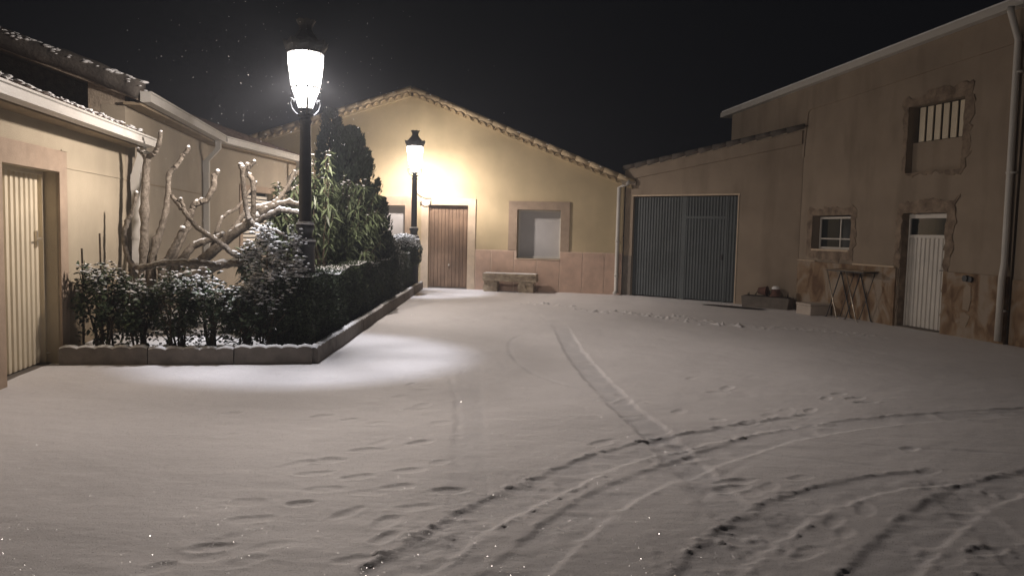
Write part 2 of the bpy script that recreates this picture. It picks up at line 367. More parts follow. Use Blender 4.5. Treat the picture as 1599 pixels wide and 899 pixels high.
    for (x, y, n, s, h) in [(1330, 622, 8, .2, .03), (1150, 660, 6, .25, .02), (690, 822, 16, .12, .03), (660, 850, 12, .12, .03), (1180, 800, 14, .2, .025), (1150, 850, 16, .15, .03), (1170, 835, 12, .12, .03),
                            (1505, 762, 10, .1, .03), (820, 748, 10, .1, .025), (870, 815, 8, .1, .022), (1000, 628, 3, .05, .03), (1500, 880, 8, .2, .03), (1580, 855, 6, .12, .03), (1560, 880, 6, .12, .02),
                            (700, 790, 10, .2, .018), (560, 850, 10, .3, .012), (1090, 870, 14, .2, .02), (1250, 870, 8, .2, .02), (640, 650, 8, .5, .008), (1250, 630, 14, .4, .015), (1040, 600, 8, .5, .012)]:
        clod(*G(x, y), n, s, h * .8)
    Z *= .40
    Z[~inner] = 0
    n, m = X.shape; V = np.stack([X, Y, Z], -1).reshape(-1, 3)
    I = np.arange(n * m).reshape(n, m); F = np.stack([I[:-1, :-1], I[:-1, 1:], I[1:, 1:], I[1:, :-1]], -1).reshape(-1, 4)
    o = mesh_np('ground', V, F, M['snow_ground'], smooth=True); at_ = o.data.attributes.new('packed', 'FLOAT', 'POINT'); at_.data.foreach_set('value', PK.astype(np.float32).ravel()); tag(o, kind='structure'); return o
ground()

# ------------------------------------------------------------------ roofs
def barrel_sheet(u0, u1, v0, v1, zf, pitch=.20, amp=.045, axis='y', nstep=9, steps=None):
    """rows of curved clay tiles: barrels run along `axis`; zf(u, v) gives the roof plane"""
    V = []; F = []
    a0, a1 = (u0, u1) if axis == 'y' else (v0, v1); b0, b1 = (v0, v1) if axis == 'y' else (u0, u1)
    na = max(2, int((a1 - a0) / pitch)) * nstep; nb = max(1, int((b1 - b0) / .35)) 
    A = np.linspace(a0, a1, na + 1); rows = []
    for k in range(nb):
        rows += [(b0 + (b1 - b0) * k / nb, 0.0), (b0 + (b1 - b0) * (k + 1) / nb - .002, -.018)]
    for b, dz in rows:
        for a in A:
            z = abs(math.sin(math.pi * (a - a0) / pitch)) ** .8 * amp + dz
            u, v = (a, b) if axis == 'y' else (b, a)
            V.append((u, v, zf(u, v) + z))
    m = na + 1
    for r in range(len(rows) - 1):
        for k in range(na): F.append((r * m + k, r * m + k + 1, (r + 1) * m + k + 1, (r + 1) * m + k))
    return V, F

def slab(poly_uv, zf, t):
    """sloping slab under the tiles: polygon in plan, thickness t"""
    n = len(poly_uv); V = [(u, v, zf(u, v)) for u, v in poly_uv] + [(u, v, zf(u, v) - t) for u, v in poly_uv]
    F = [tuple(range(n)), tuple(reversed(range(n, 2 * n)))] + [((i + 1) % n, i, n + i, n + (i + 1) % n) for i in range(n)]
    return V, F

def ribbed_panel(u0, u1, y, z0, z1, pitch, depth, duty=.5, t=.01):
    """vertical ribbed sheet facing -y"""
    pts = []; u = u0; 
    while u < u1 - 1e-6:
        for du, dy in ((0, 0), (pitch * duty * .85, 0), (pitch * duty, depth), (pitch * .88, depth)):
            if u + du <= u1: pts.append((u + du, y + dy))
        u += pitch
    pts.append((u1, y)); n = len(pts)
    V = [(a, b, z) for z in (z0, z1) for a, b in pts] + [(a, y + depth + .02, z) for z in (z0, z1) for a in (u0, u1)]
    F = [(i, i + 1, n + i + 1, n + i) for i in range(n - 1)]
    F += [(2 * n, 2 * n + 1, 2 * n + 3, 2 * n + 2)]
    return V, F

# ------------------------------------------------------------------ left garage
LO = (-4.891, 8.24, 0); LDEG = 99.47
g = thing('garage_building', 'tan rendered garage at the left edge with a cream ribbed door under a white gutter', 'garage', LO, LDEG)
wall_mesh('wall', (-7, 2.27), lambda u: 2.62, [(-1.20, .06, -.25, 2.07)], 0, .30, M['plaster_tan'], g)
# surround, plinth and string lines
f = MB(); f.prism([(.06, -.2), (.26, -.2), (.26, 2.30), (-1.40, 2.30), (-1.40, -.2), (-1.20, -.2), (-1.20, 2.07), (.06, 2.07)], -.022, .02); f.build('door_surround', M['stone_frame'], g, bevel=.004)
p = MB(); p.box(.262, 2.268, -.012, .01, -.2, .855).box(-7, -1.402, -.012, .01, -.2, .855); p.build('plinth', M['plaster_tan_low'], g)
p = MB(); p.box(.262, 2.268, -.020, .01, .856, .874).box(-7, -1.402, -.020, .01, .856, .874)
p.box(.262, 2.268, -.009, .01, 2.125, 2.14).box(.10, .262, -.03, -.022, 2.30, 2.315); p.build('string_line', M['plaster_tan'], g)
d = MB(); d.add(*ribbed_panel(-1.16, .02, .17, .03, 2.05, .108, .022, .62)); dr = d.build('door', M['cream_metal'], g)
d = MB(); d.box(-1.198, -1.16, .14, .22, .0, 2.068).box(.02, .058, .14, .22, 0, 2.068).box(-1.16, .02, .14, .22, 2.03, 2.068); d.build('door_frame', M['cream_metal'], dr)
d = MB(); d.tube([(-.07, .17, 1.36), (-.07, .12, 1.36), (-.17, .12, 1.35)], .009, 8).box(-.085, -.055, .155, .175, 1.27, 1.44); d.build('handle', M['steel'], dr, bevel=.003)
d = MB(); d.box(-1.198, .058, .10, .5, -.2, .012); d.build('threshold', M['concrete'], g)
d = MB(); d.box(-1.25, .1, .302, .33, -.2, 2.1); d.build('inner_lining', M['window_inside'], g)
ZL = lambda u, v: 2.72 + .30 * (v + .22)
s = MB(); s.add(*slab([(-7, -.2), (2.30, -.2), (2.30, 6), (-7, 6)], ZL, .08)); rf = s.build('roof', M['mortar'], g)
s = MB(); s.add(*barrel_sheet(-7, 2.30, -.26, 6, lambda u, v: ZL(u, v) + .005)); s.build('roof_tiles', M['tile_roof'], rf, smooth=True, fix=False)
# thin snow on the first tile course
def snow_lumps(name, P, size, mat_, parent, flat=.55, rng=RNG, label=None):
    """many small rounded lumps of snow"""
    P = np.asarray(P, float); n = len(P)
    # 14-vertex rounded lump
    base = [(0, 0, 1)] + [(math.cos(a) * .75, math.sin(a) * .75, .55) for a in np.arange(6) * math.pi / 3] + [(math.cos(a), math.sin(a), -.1) for a in (np.arange(6) + .5) * math.pi / 3] + [(0, 0, -.5)]
    base = np.array(base); Fb = []
    for k in range(6):
        k2 = (k + 1) % 6
        Fb += [(0, 1 + k, 1 + k2), (1 + k, 7 + k, 1 + k2), (1 + k2, 7 + k, 7 + k2), (13, 7 + k2, 7 + k)]
    Fb = np.array(Fb); size = np.broadcast_to(np.asarray(size, float), (n,)) if np.ndim(size) <= 1 else size
    S = size[:, None] * np.stack([rng.uniform(.7, 1.3, n), rng.uniform(.7, 1.3, n), flat * rng.uniform(.7, 1.3, n)], 1)
    ang = rng.uniform(0, 6.28, n); c, s_ = np.cos(ang), np.sin(ang)
    B = base[None] * S[:, None, :] * rng.uniform(.85, 1.15, (n, 14, 1))
    Bx = B[..., 0] * c[:, None] - B[..., 1] * s_[:, None]; By = B[..., 0] * s_[:, None] + B[..., 1] * c[:, None]
    V = np.stack([Bx, By, B[..., 2]], -1) + P[:, None, :]
    F = (Fb[None] + (np.arange(n) * 14)[:, None, None]).reshape(-1, 3)
    o = mesh_np(name, V.reshape(-1, 3), F, mat_, parent, smooth=True, label=label); o['kind'] = 'stuff'; return o
uu = RNG.uniform(-7, 2.28, 900); vv = RNG.uniform(-.26, .4, 900)
snow_lumps('snow_cap', np.stack([uu, vv, 2.75 + .30 * (vv + .22) + np.abs(np.sin(math.pi * (uu + 7) / .2)) * .04], 1), RNG.uniform(.02, .05, 900), M['snowcap'], rf, .4)

def gutter(u0, u1, z, parent, w_=.13, y0=-.36, m=None, low=.13):
    b = MB(); P = [(-.015, 0), (-.015, -.02), (.004, -.03), (.004, -low + .035), (-.008, -low + .03), (-.008, -low), (w_ - .02, -low - .01), (w_, 0), (w_ - .01, 0), (w_ - .03, -low + .01), (.014, -low + .02), (.014, -.004)]
    V = [(u, y0 + a, z + b_) for u in (u0, u1) for a, b_ in P]; n = len(P)
    F = [(i, (i + 1) % n, n + (i + 1) % n, n + i) for i in range(n)] + [tuple(range(n)), tuple(reversed(range(n, 2 * n)))]
    b.add(V, F)
    for e in (u0 + .004, u1 - .004): b.box(e - .003, e + .003, y0 - .01, y0 + w_ - .004, z - low, z - .004)
    return b.build('gutter', m or M['white_pvc'], parent)
gutter(-7, 2.38, 2.70, g, low=.12)
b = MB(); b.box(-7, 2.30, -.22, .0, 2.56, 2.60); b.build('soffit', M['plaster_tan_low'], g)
def downpipe(parent, u, zt, y0, w_=.045, ytop=-.28, zb=.05, m=None, square=True, shoe=True):
    b = MB(); r = w_
    pts = [(u, ytop, zt), (u, ytop, zt - .16), (u, y0, zt - .42), (u, y0, zb + .06)] + ([(u, y0 - .10, zb)] if shoe else [])
    if square:
        b.box(u - r, u + r, y0 - r, y0 + r, zb, zt - .40)
        for (ya, za), (yb, zb_) in (((ytop, zt), (ytop, zt - .15)), ((ytop, zt - .15), (y0, zt - .40))):
            q = r * .96; b.add([(u + sx * q, y + sy, z) for (y, z) in ((ya, za), (yb, zb_)) for sx, sy in ((-1, -q), (1, -q), (1, q), (-1, q))], [(0, 1, 5, 4), (1, 2, 6, 5), (2, 3, 7, 6), (3, 0, 4, 7), (0, 3, 2, 1), (4, 5, 6, 7)])
        b.box(u - r * 1.12, u + r * 1.12, y0 - r * 1.12, y0 + r * 1.12, zt - .62, zt - .40)
    else: b.tube(pts, r, 14)
    for z in (zt - .5, zb + .5, (zt + zb) / 2):
        b.box(u - r * 1.15, u + r * 1.15, y0 - r * .9, y0 + .06, z, z + .03)
    return b.build('downpipe', m or M['white_pvc'], parent, smooth=not square)
downpipe(g, 2.33, 2.60, -.115, .05, ytop=-.19)

# ------------------------------------------------------------------ long low house behind the garden (its front wall bends)
h = thing('low_house', 'long beige house with a bent front wall and white gutter behind the pruned tree', 'house', LO, LDEG)
wall_mesh('wall', (2.275, 7.23), lambda u: 3.12, [], 0, .30, M['plaster_long'], h)
wb = wall_mesh('wall', (0, 5.1), lambda u: 3.12, [(1.50, 3.10, 1.02, 2.30)], 0, .30, M['plaster_long'], h)
BM = Matrix.Translation((7.24, 0, 0)) @ Matrix.Rotation(R_(84.4 - 99.47), 4, 'Z')
wb.matrix_local = BM
def bend(o): o.matrix_local = BM; return o
p = MB(); p.box(2.28, 7.2, -.009, .01, 2.115, 2.13).box(2.28, 7.2, -.014, .01, .856, .874); p.build('string_line', M['plaster_tan_low'], h)
f = MB(); f.prism([(1.36, 2.44), (1.36, 1.0), (1.50, 1.0), (1.50, 2.30), (3.10, 2.30), (3.10, 1.0), (3.24, 1.0), (3.24, 2.44)], -.02, .02); wf = bend(f.build('window_surround', M['stone_frame'], h, bevel=.003))
f = MB(); f.box(1.34, 3.26, -.06, .05, .96, 1.018); f.build('sill', M['stone_pale'], wf, bevel=.005)
f = MB()
z = 1.02
while z < 2.22: f.prism([(1.54, z), (3.06, z), (3.06, z + .060), (1.54, z + .060)], .12, .13); z += .088
sh = bend(f.build('roller_shutter', M['shutter_warm'], h))
f = MB(); f.box(1.50, 1.54, .12, .2, 1.02, 2.3); f.build('guide_rail', M['white_pvc'], sh); f = MB(); f.box(3.06, 3.10, .12, .2, 1.02, 2.3); f.build('guide_rail', M['white_pvc'], sh)
f = MB(); f.box(1.54, 3.06, .165, .2, 1.02, 2.3); f.build('backing', M['window_inside'], sh)
ZH = lambda u, v: 3.30 + .34 * (v + .2)
s = MB(); s.add(*slab([(2.16, -.2), (7.28, -.2), (7.28, 7), (2.16, 7)], ZH, .12)); rf = s.build('roof', M['mortar'], h)
s = MB(); s.add(*barrel_sheet(2.14, 7.28, -.26, 7, lambda u, v: ZH(u, v) + .005)); s.build('roof_tiles', M['tile_roof'], rf, smooth=True, fix=False)
s = MB(); s.add(*slab([(-.1, -.2), (5.2, -.2), (5.2, 7), (-.1, 7)], lambda u, v: ZH(u, v) - .003, .12)); rf2 = bend(s.build('roof', M['mortar'], h))
s = MB(); s.add(*barrel_sheet(-.1, 5.2, -.26, 7, lambda u, v: ZH(u, v))); s.build('roof_tiles', M['tile_roof'], rf2, smooth=True, fix=False)
# verge facing the yard: a mortared row of ridge tiles under snow
V = MB()
rv = random.Random(12); pts_ = []; rad_ = []
for k in range(60):
    v = -.24 + k * .12; st_ = (k % 9) / 9
    pts_.append(Vector((2.17 + rv.gauss(0, .006), v, ZH(0, v) + .02 + .03 * st_ + rv.gauss(0, .006)))); rad_.append(.125 + .012 * st_ + rv.gauss(0, .004))
V.tube(pts_, rad_, 16)
V.build('verge_tiles', M['verge_dark'], rf, smooth=True)
vv = RNG.uniform(-.3, 7, 1100); uu = 2.17 + RNG.normal(0, .05, 1100)
snow_lumps('snow_cap', np.stack([uu, vv, 3.30 + .34 * (vv + .2) + .145 - 4 * (uu - 2.17) ** 2], 1), RNG.uniform(.02, .05, 1100), M['snowcap'], rf, .5)
uu = RNG.uniform(2.2, 7.2, 1200); vv = RNG.uniform(-.26, .9, 1200)
snow_lumps('snow_cap', np.stack([uu, vv, ZH(0, vv) + .01 + np.abs(np.sin(math.pi * (uu - 2.14) / .2)) * .04], 1), RNG.uniform(.02, .05, 1200), M['snowcap'], rf, .4)
b = MB(); b.prism([(0, 0)] * 3, 0, 0) if False else None
# gable wall of the long house above the garage roof
gw = MB()
for (y0_, y1_, x0_, x1_) in ((.302, .46, 2.28, 2.5), (.46, 6.9, 3.6, 3.8), (.44, .46, 2.5, 3.6)):
    gw.add([(x, y, z) for x in (x0_, x1_) for y in (y0_, y1_) for z in (2.2, ZH(0, y) - .121)], [(0, 1, 3, 2), (4, 6, 7, 5), (0, 4, 5, 1), (2, 3, 7, 6), (0, 2, 6, 4), (1, 5, 7, 3)])
gw.add([(x, y, z) for x in (2.28, 2.5) for y in (.002, .30) for z in (3.122, ZH(0, y) - .121)], [(0, 1, 3, 2), (4, 6, 7, 5), (0, 4, 5, 1), (2, 3, 7, 6), (0, 2, 6, 4), (1, 5, 7, 3)])
gw.build('gable_wall', M['mortar'], h, label='end wall of the long house with a dark open loft above the garage roof')
gutter(2.14, 7.22, 3.30, h, y0=-.36, low=.14)
gg = gutter(0.02, 5.0, 3.30, h, y0=-.36, low=.14); bend(gg)
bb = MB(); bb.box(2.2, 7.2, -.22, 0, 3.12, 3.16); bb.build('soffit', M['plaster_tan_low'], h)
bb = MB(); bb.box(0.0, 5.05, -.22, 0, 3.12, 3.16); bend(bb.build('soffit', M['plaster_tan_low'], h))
downpipe(h, 6.80, 3.16, -.06, .05, ytop=-.28)
dp = downpipe(h, 4.05, 3.16, -.06, .05, ytop=-.28); bend(dp)

# ------------------------------------------------------------------ gabled yellow house
CO = (-2.302, 20.483, 0); CDEG = -9.23
c = thing('gabled_house', 'yellow house with a scalloped tile gable, a brown door and a pinkish tile plinth', 'house', CO, CDEG)
PU, PZ = -.43, 5.20
def ctop(u): return PZ - (.405 * (u - PU) if u > PU else .285 * (PU - u))
WN = (2.43, 3.57, .86, 2.12); DR = (.05, 1.12, -.25, 2.20); LW = (-1.56, -.60, .86, 2.17)
wall_mesh('wall', (-6.0, 5.17, PU), lambda u: ctop(u) - .16, [WN, DR, LW], 0, .32, M['plaster_yellow'], c)
# tiled plinth: grout bed with separate slabs
bed = MB(); bed.prism([(1.331, -.2), (5.165, -.2), (5.165, 1.06), (3.802, 1.06), (3.57, 1.06), (3.57, .86), (2.43, .86), (2.43, 1.06), (1.331, 1.06)], -.018, .01); pl = bed.build('plinth', M['grout'], c)
js = [1.331, 1.76, 2.37, 2.97, 3.57, 4.16, 4.72, 5.165]
t = MB()
for a, b_ in zip(js[:-1], js[1:]):
    zt = .835 if (a > 2.3 and b_ < 3.6) else 1.035
    t.box(a + .014, b_ - .014, -.026, -.005, -.2, zt)
t.build('plinth_tiles', M['tile_pink'], pl, bevel=.002)
f = MB(); f.prism([(-.15, -.2), (.05, -.2), (.05, 2.20), (1.12, 2.20), (1.12, -.2), (1.325, -.2), (1.325, 2.38), (-.15, 2.38)][::-1], -.026, .01); f.build('door_surround', M['stone_pale'], c, bevel=.004)
f = MB(); f.prism([(2.20, 1.065), (2.43, 1.065), (2.43, 2.12), (3.57, 2.12), (3.57, 1.065), (3.80, 1.065), (3.80, 2.34), (2.20, 2.34)][::-1], -.028, .01); f.build('window_surround', M['stone_frame'], c, bevel=.004)
f = MB(); f.prism([(-1.78, .8), (-1.56, .8), (-1.56, 2.17), (-.60, 2.17), (-.60, .8), (-.40, .8), (-.40, 2.41), (-1.78, 2.41)][::-1], -.028, .01); f.build('window_surround', M['stone_frame'], c, bevel=.004)
def shutter_window(parent, u0, u1, z0, z1, y, m=M['shutter'], drop=1.0, frame=.05):
    f = MB(); f.box(u0, u0 + frame, y, y + .06, z0, z1).box(u1 - frame, u1, y, y + .06, z0, z1).box(u0 + frame, u1 - frame, y, y + .06, z1 - frame, z1).box(u0 + frame, u1 - frame, y, y + .06, z0, z0 + frame)
    w_ = f.build('window', M['white_pvc'], parent, bevel=.003)
    s = MB(); z = z0 + frame + .002
    while z < z1 - frame - .03:
        s.prism([(u0 + frame, z), (u1 - frame, z), (u1 - frame, z + .038), (u0 + frame, z + .038)], y + .018, y + .03); z += .042
    s.box(u0 + frame, u1 - frame, y + .031, y + .04, z0, z1 - frame)
    s.build('roller_shutter', m, w_, bevel=.002); return w_
shutter_window(c, *WN, .20); shutter_window(c, *LW, .20)
f = MB(); f.box(2.43, 3.57, -.04, .2, .835, .86); f.build('sill', M['stone_pale'], c, bevel=.003)
# plank door
d = MB(); u = .09
while u < 1.08: d.box(u, min(u + .092, 1.08), .10, .14, .03, 2.16); u += .098
dr = d.build('door', M['door_wood'], c, bevel=.004)
d = MB(); d.box(.05, .09, .08, .16, 0, 2.198).box(1.08, 1.12, .08, .16, 0, 2.198).box(.09, 1.08, .08, .16, 2.16, 2.198).box(.09, 1.08, .141, .16, 0, 2.16); d.build('door_frame', M['door_wood'], dr, bevel=.003)
d = MB(); d.lathe([(.0, .0), (.028, .002), (.03, .02), (.012, .03), (.012, .045)], 12); kb = d.build('knob', M['steel'], dr, smooth=True)
kb.rotation_euler = (R_(-90), 0, 0); kb.location = (.60, .06, .62)
d = MB(); d.box(.05, 1.12, .0, .5, -.2, .02); d.build('threshold', M['concrete'], c)
# cable bracket beside the door head
d = MB(); arc = [(-.02 + .13 * math.cos(a), -.05, 2.26 + .10 * math.sin(a)) for a in np.linspace(math.pi * .9, math.pi * 2.1, 12)]
d.tube(arc, .008, 6).tube([(-.16, -.03, 2.42), (-.05, -.05, 2.37), (.11, -.05, 2.38), (.12, -.05, 2.24)], .008, 6).tube([(-.30, -.03, 2.52), (-.16, -.04, 2.42)], .008, 6).box(-.18, -.14, -.06, .0, 2.22, 2.27)
d.build('cable', M['iron'], c)
# roof: two planes and the scalloped verge of tile ends
def plane_r(u, v): return PZ - .405 * (u - PU)
def plane_l(u, v): return PZ - .285 * (PU - u)
s = MB(); s.add(*slab([(PU, -.10), (5.35, -.10), (5.35, 9), (PU, 9)], lambda u, v: plane_r(u, v) - .0, .05)); rfr = s.build('roof', M['mortar'], c)
s = MB(); s.add(*barrel_sheet(PU, 5.42, -.16, 9, lambda u, v: plane_r(u, v) + .005, axis='x')); s.build('roof_tiles', M['tile_roof'], rfr, smooth=True, fix=False)
s = MB(); s.add(*slab([(-6.2, -.10), (PU, -.10), (PU, 9), (-6.2, 9)], lambda u, v: plane_l(u, v) - .001, .05)); rfl = s.build('roof', M['mortar'], c)
s = MB(); s.add(*barrel_sheet(-6.2, PU, -.16, 9, lambda u, v: plane_l(u, v) + .005, axis='x')); s.build('roof_tiles', M['tile_roof'], rfl, smooth=True, fix=False)
def verge(parent, u0, u1, zf, step=.195):
    b = MB(); n = int(abs(u1 - u0) / step); sl = 0
    for k in range(n):
        u = u0 + (u1 - u0) * (k + .5) / n; z = zf(u, 0) - .155; r = .088; N = 8
        dz = (zf(u + .1, 0) - zf(u - .1, 0)) / .2
        V = []
        for y, rr in ((-.20, r), (.02, r * .9)):
            for q in (rr, rr - .014):
                for i in range(N + 1):
                    a = math.pi * i / N; x_ = math.cos(a) * q; V.append((u + x_, y, z + math.sin(a) * q * 1.05 + x_ * dz))
        m_ = N + 1; F = []
        for i in range(N):
            F += [(i, i + 1, 2 * m_ + i + 1, 2 * m_ + i), (m_ + i, 3 * m_ + i, 3 * m_ + i + 1, m_ + i + 1), (i, m_ + i, m_ + i + 1, i + 1), (2 * m_ + i, 2 * m_ + i + 1, 3 * m_ + i + 1, 3 * m_ + i)]
        b.add(V, F)
    o = b.build('verge_tiles', M['tile_pale'], parent, smooth=False)
    b = MB(); L = [u0, u1]
    b.add([(u, y, zf(u, 0) - d_) for u in L for y in (-.10, .0) for d_ in (.052, .17)], [(0, 1, 3, 2), (4, 6, 7, 5), (0, 4, 5, 1), (2, 3, 7, 6), (0, 2, 6, 4), (1, 5, 7, 3)])
    b.build('verge_mortar', M['plaster_yellow'], parent)
    # flat row of covering tiles on top
    b = MB(); n = int(abs(u1 - u0) / .34)
    for k in range(n):
        ua = u0 + (u1 - u0) * k / n; ub = u0 + (u1 - u0) * (k + 1.12) / n
        b.tube([(ua, -.13, zf(ua, 0) + .0), (ub, -.13, zf(ub, 0) + .018)], [.085, .07], 10)
    b.build('cover_tiles', M['tile_pale'], parent, smooth=True)
    return o
verge(rfr, PU + .04, 5.36, plane_r); verge(rfl, -6.1, PU - .04, plane_l)
n_ = 700; uu = RNG.uniform(-6, 5.3, n_); vv = RNG.uniform(-.2, .5, n_)
snow_lumps('snow_cap', np.stack([uu, vv, np.where(uu > PU, PZ - .405 * (uu - PU), PZ - .285 * (PU - uu)) + .05], 1), RNG.uniform(.02, .045, n_), M['snowcap'], rfr, .35)
b = MB(); b.tube([(5.30, -.20, 2.88), (5.22, -.16, 2.80), (5.03, -.075, 2.72), (5.03, -.075, .12), (5.03, -.12, .06), (5.0, -.2, .05)], .047, 14)
for z in (1.34, .48): b.tube([(5.03, -.075, z), (5.03, -.075, z + .05)], .056, 14)
b.build('downpipe', M['white_pvc'], c, smooth=True)
b = MB(); b.box(5.1, 5.45, -.2, .3, 2.78, 2.88); b.build('rain_head', M['mortar'], c, bevel=.01)

# ------------------------------------------------------------------ shed with the grey-green corrugated doors
SO = (3.03, 19.519, 0); SDEG = -40.18
s_ = thing('shed', 'beige lean-to shed with a wide grey-green corrugated metal double door', 'shed', SO, SDEG)
stop = lambda u: 3.16 + .161 * (u + .2)
wall_mesh('wall', (-.26, 4.2), lambda u: stop(u) - .02, [(-.02, 2.76, -.25, 2.50)], 0, .28, M['plaster_shed'], s_)
b = MB(); b.box(-.262, -.022, -.012, .0, -.2, 1.0); b.build('plinth', M['concrete'], s_)
b = MB(); b.prism([(-.27, stop(-.27) - .24), (4.17, stop(4.17) - .29), (4.17, stop(4.17)), (-.27, stop(-.27))], -.05, .01); b.build('roof_band', M['plaster_shed'], s_, bevel=.008)
b = MB(); b.box(-.05, 2.80, -.012, .0, 2.502, 2.54).box(2.762, 2.79, -.012, .0, -.1, 2.5); b.build('door_trim', M['stone_pale'], s_, bevel=.003)
b = MB(); b.add(*ribbed_panel(-.0, 1.25, .10, .03, 2.48, .078, .02, .55)); db = b.build('door', M['green_metal'], s_)
b = MB(); b.box(-.018, 0, .08, .15, 0, 2.49).box(1.25, 1.29, .085, .15, 0, 2.49); b.build('door_frame', M['green_metal'], db)
b = MB(); b.add(*ribbed_panel(1.42, 2.42, .10, .03, 1.96, .078, .02, .55)); b.add(*ribbed_panel(1.42, 2.42, .10, 2.02, 2.48, .078, .02, .55)); b.add(*ribbed_panel(2.47, 2.72, .10, .03, 2.48, .078, .02, .55)); db = b.build('door', M['green_metal'], s_)
b = MB(); b.box(1.295, 1.42, .092, .15, 0, 2.49).box(2.42, 2.47, .09, .15, 0, 2.49).box(2.72, 2.758, .085, .15, 0, 2.49).box(1.42, 2.42, .09, .15, 1.96, 2.02); b.build('door_frame', M['green_metal'], db)
b = MB(); b.box(2.34, 2.40, .07, .1, 1.0, 1.12); b.build('handle', M['iron'], db, bevel=.004)
b = MB(); b.box(-.1, 2.8, .285, .3, -.2, 2.55); b.build('inner_lining', M['window_inside'], s_)
sp = lambda u, v: stop(u) + .003
s = MB(); s.add(*slab([(-.3, -.06), (4.25, -.06), (4.25, 8), (-.3, 8)], lambda u, v: stop(u) + .055, .052)); rf = s.build('roof', M['mortar'], s_)
s = MB(); s.add(*barrel_sheet(-.32, 4.3, -.12, 8, lambda u, v: stop(u) + .058, axis='x', amp=.05, pitch=.2)); s.build('roof_tiles', M['tile_roof'], rf, smooth=True, fix=False)
b = MB()
for k in range(13):
    u = -.3 + k * .345; b.tube([(u, -.05, stop(u) + .07), (u + .37, -.05, stop(u + .37) + .085)], [.07, .055], 10)
b.build('verge_tiles', M['verge_dark'], rf, smooth=True)

# ------------------------------------------------------------------ tall farm building on the right
FO = (6.25, 16.8, 0); FDEG = -75.23
fb = thing('farm_building', 'tall beige building on the right with stone cladding and ragged unfinished openings', 'building', FO, FDEG)
ftop = lambda u: 4.62 + .0575 * (u + 3.2)
FW = (.42, 1.62, 1.32, 2.03); FD = (2.98, 3.97, -.25, 2.04); FU = (2.98, 4.20, 2.75, 3.92)
wall_mesh('wall', (-3.0, 5.27), lambda u: ftop(u) - .02, [FW, FD, FU], 0, .32, M['plaster_farm'], fb)
# upper band stands a little proud of the wall below
b = MB(); b.prism([(.16, 4.28), (5.26, 4.575), (5.26, ftop(5.26) - .03), (-3.0, ftop(-3.0) - .03), (-3.0, 3.3), (.02, 3.3), (.02, 3.5), (.10, 4.24)], -.025, .01); b.build('upper_band', M['plaster_farm'], fb, bevel=.006)
# cladding
def cl(poly): 
    b = MB(); b.prism(poly, -.045, .01); return b
b = MB(); b.prism([(0.02, -.2), (2.93, -.2), (2.93, 1.05), (0.02, 1.07)], -.045, .01); b.prism([(4.02, -.2), (5.26, -.2), (5.26, 1.04), (4.02, 1.05)], -.045, .01); ck = b.build('stone_cladding', M['cladding'], fb, bevel=.006)
b = MB(); b.box(.02, .62, -.06, -.0, 1.072, 1.09); b.build('cladding_cap', M['stone_pale'], ck, bevel=.006); b = MB(); b.box(1.78, 2.9, -.06, 0, 1.056, 1.085); b.build('cladding_cap', M['stone_pale'], ck, bevel=.006)
def ragged(parent, ring, hole, name='rough_surround', y=-.014, jit=.028, seed=1, m=None):
    """broken render edge round an opening: an irregular plate with a hole, its edge chipped"""
    rr = random.Random(seed)
    def dens(P):
        out = []
        for a, b_ in zip(P, P[1:] + P[:1]):
            L = math.hypot(b_[0] - a[0], b_[1] - a[1]); k = max(1, int(L / .07))
            for i in range(k): out.append((a[0] + (b_[0] - a[0]) * i / k, a[1] + (b_[1] - a[1]) * i / k))
        return out
    O = [(x + rr.gauss(0, jit), z + rr.gauss(0, jit)) for x, z in dens(ring)]
    bm = bmesh.new()
    u0, u1, z0, z1 = hole; Hh = dens([(u0, z0), (u1, z0), (u1, z1), (u0, z1)])
    ov = [bm.verts.new((x, y, z)) for x, z in O]; hv = [bm.verts.new((x, y, z)) for x, z in Hh]
    oe = [bm.edges.new((ov[i], ov[(i + 1) % len(ov)])) for i in range(len(ov))]; he = [bm.edges.new((hv[i], hv[(i + 1) % len(hv)])) for i in range(len(hv))]
    bmesh.ops.triangle_fill(bm, edges=oe + he, use_beauty=True, use_dissolve=False, normal=(0, -1, 0))
    r = bmesh.ops.extrude_face_region(bm, geom=bm.faces[:])
    for v in [q for q in r['geom'] if isinstance(q, bmesh.types.BMVert)]: v.co.y = .012
    for v in bm.verts:
        if v.co.y < 0: v.co.y += rr.uniform(-.008, .012)
    bmesh.ops.recalc_face_normals(bm, faces=bm.faces)
    me = bpy.data.meshes.new(name); bm.to_mesh(me); bm.free(); me.materials.append(m or M['plaster_rough'])
    o = bpy.data.objects.new(name, me); COL.objects.link(o); o.parent = parent; return o
ragged(fb, [(.26, 1.14), (1.74, 1.14), (1.76, 1.6), (1.72, 2.18), (1.2, 2.20), (.8, 2.16), (.24, 2.2), (.27, 1.6)], FW, seed=3)
ragged(fb, [(2.80, .3), (2.95, .3), (2.975, 2.045), (3.97, 2.045), (3.985, .3), (4.05, .3), (4.08, 1.1), (4.16, 1.5), (4.14, 1.7), (4.2, 1.9), (4.12, 2.1), (4.24, 2.36), (4.1, 2.25), (3.5, 2.28), (2.86, 2.2), (2.84, 1.2)], (3.1, 3.11, 2.12, 2.13), seed=5, jit=.016)
ragged(fb, [(2.88, 2.7), (4.24, 2.66), (4.36, 3.0), (4.34, 3.4), (4.42, 3.75), (4.34, 4.16), (3.9, 4.12), (3.5, 4.16), (3.3, 4.08), (2.84, 4.05), (2.9, 3.4)], FU, seed=8)
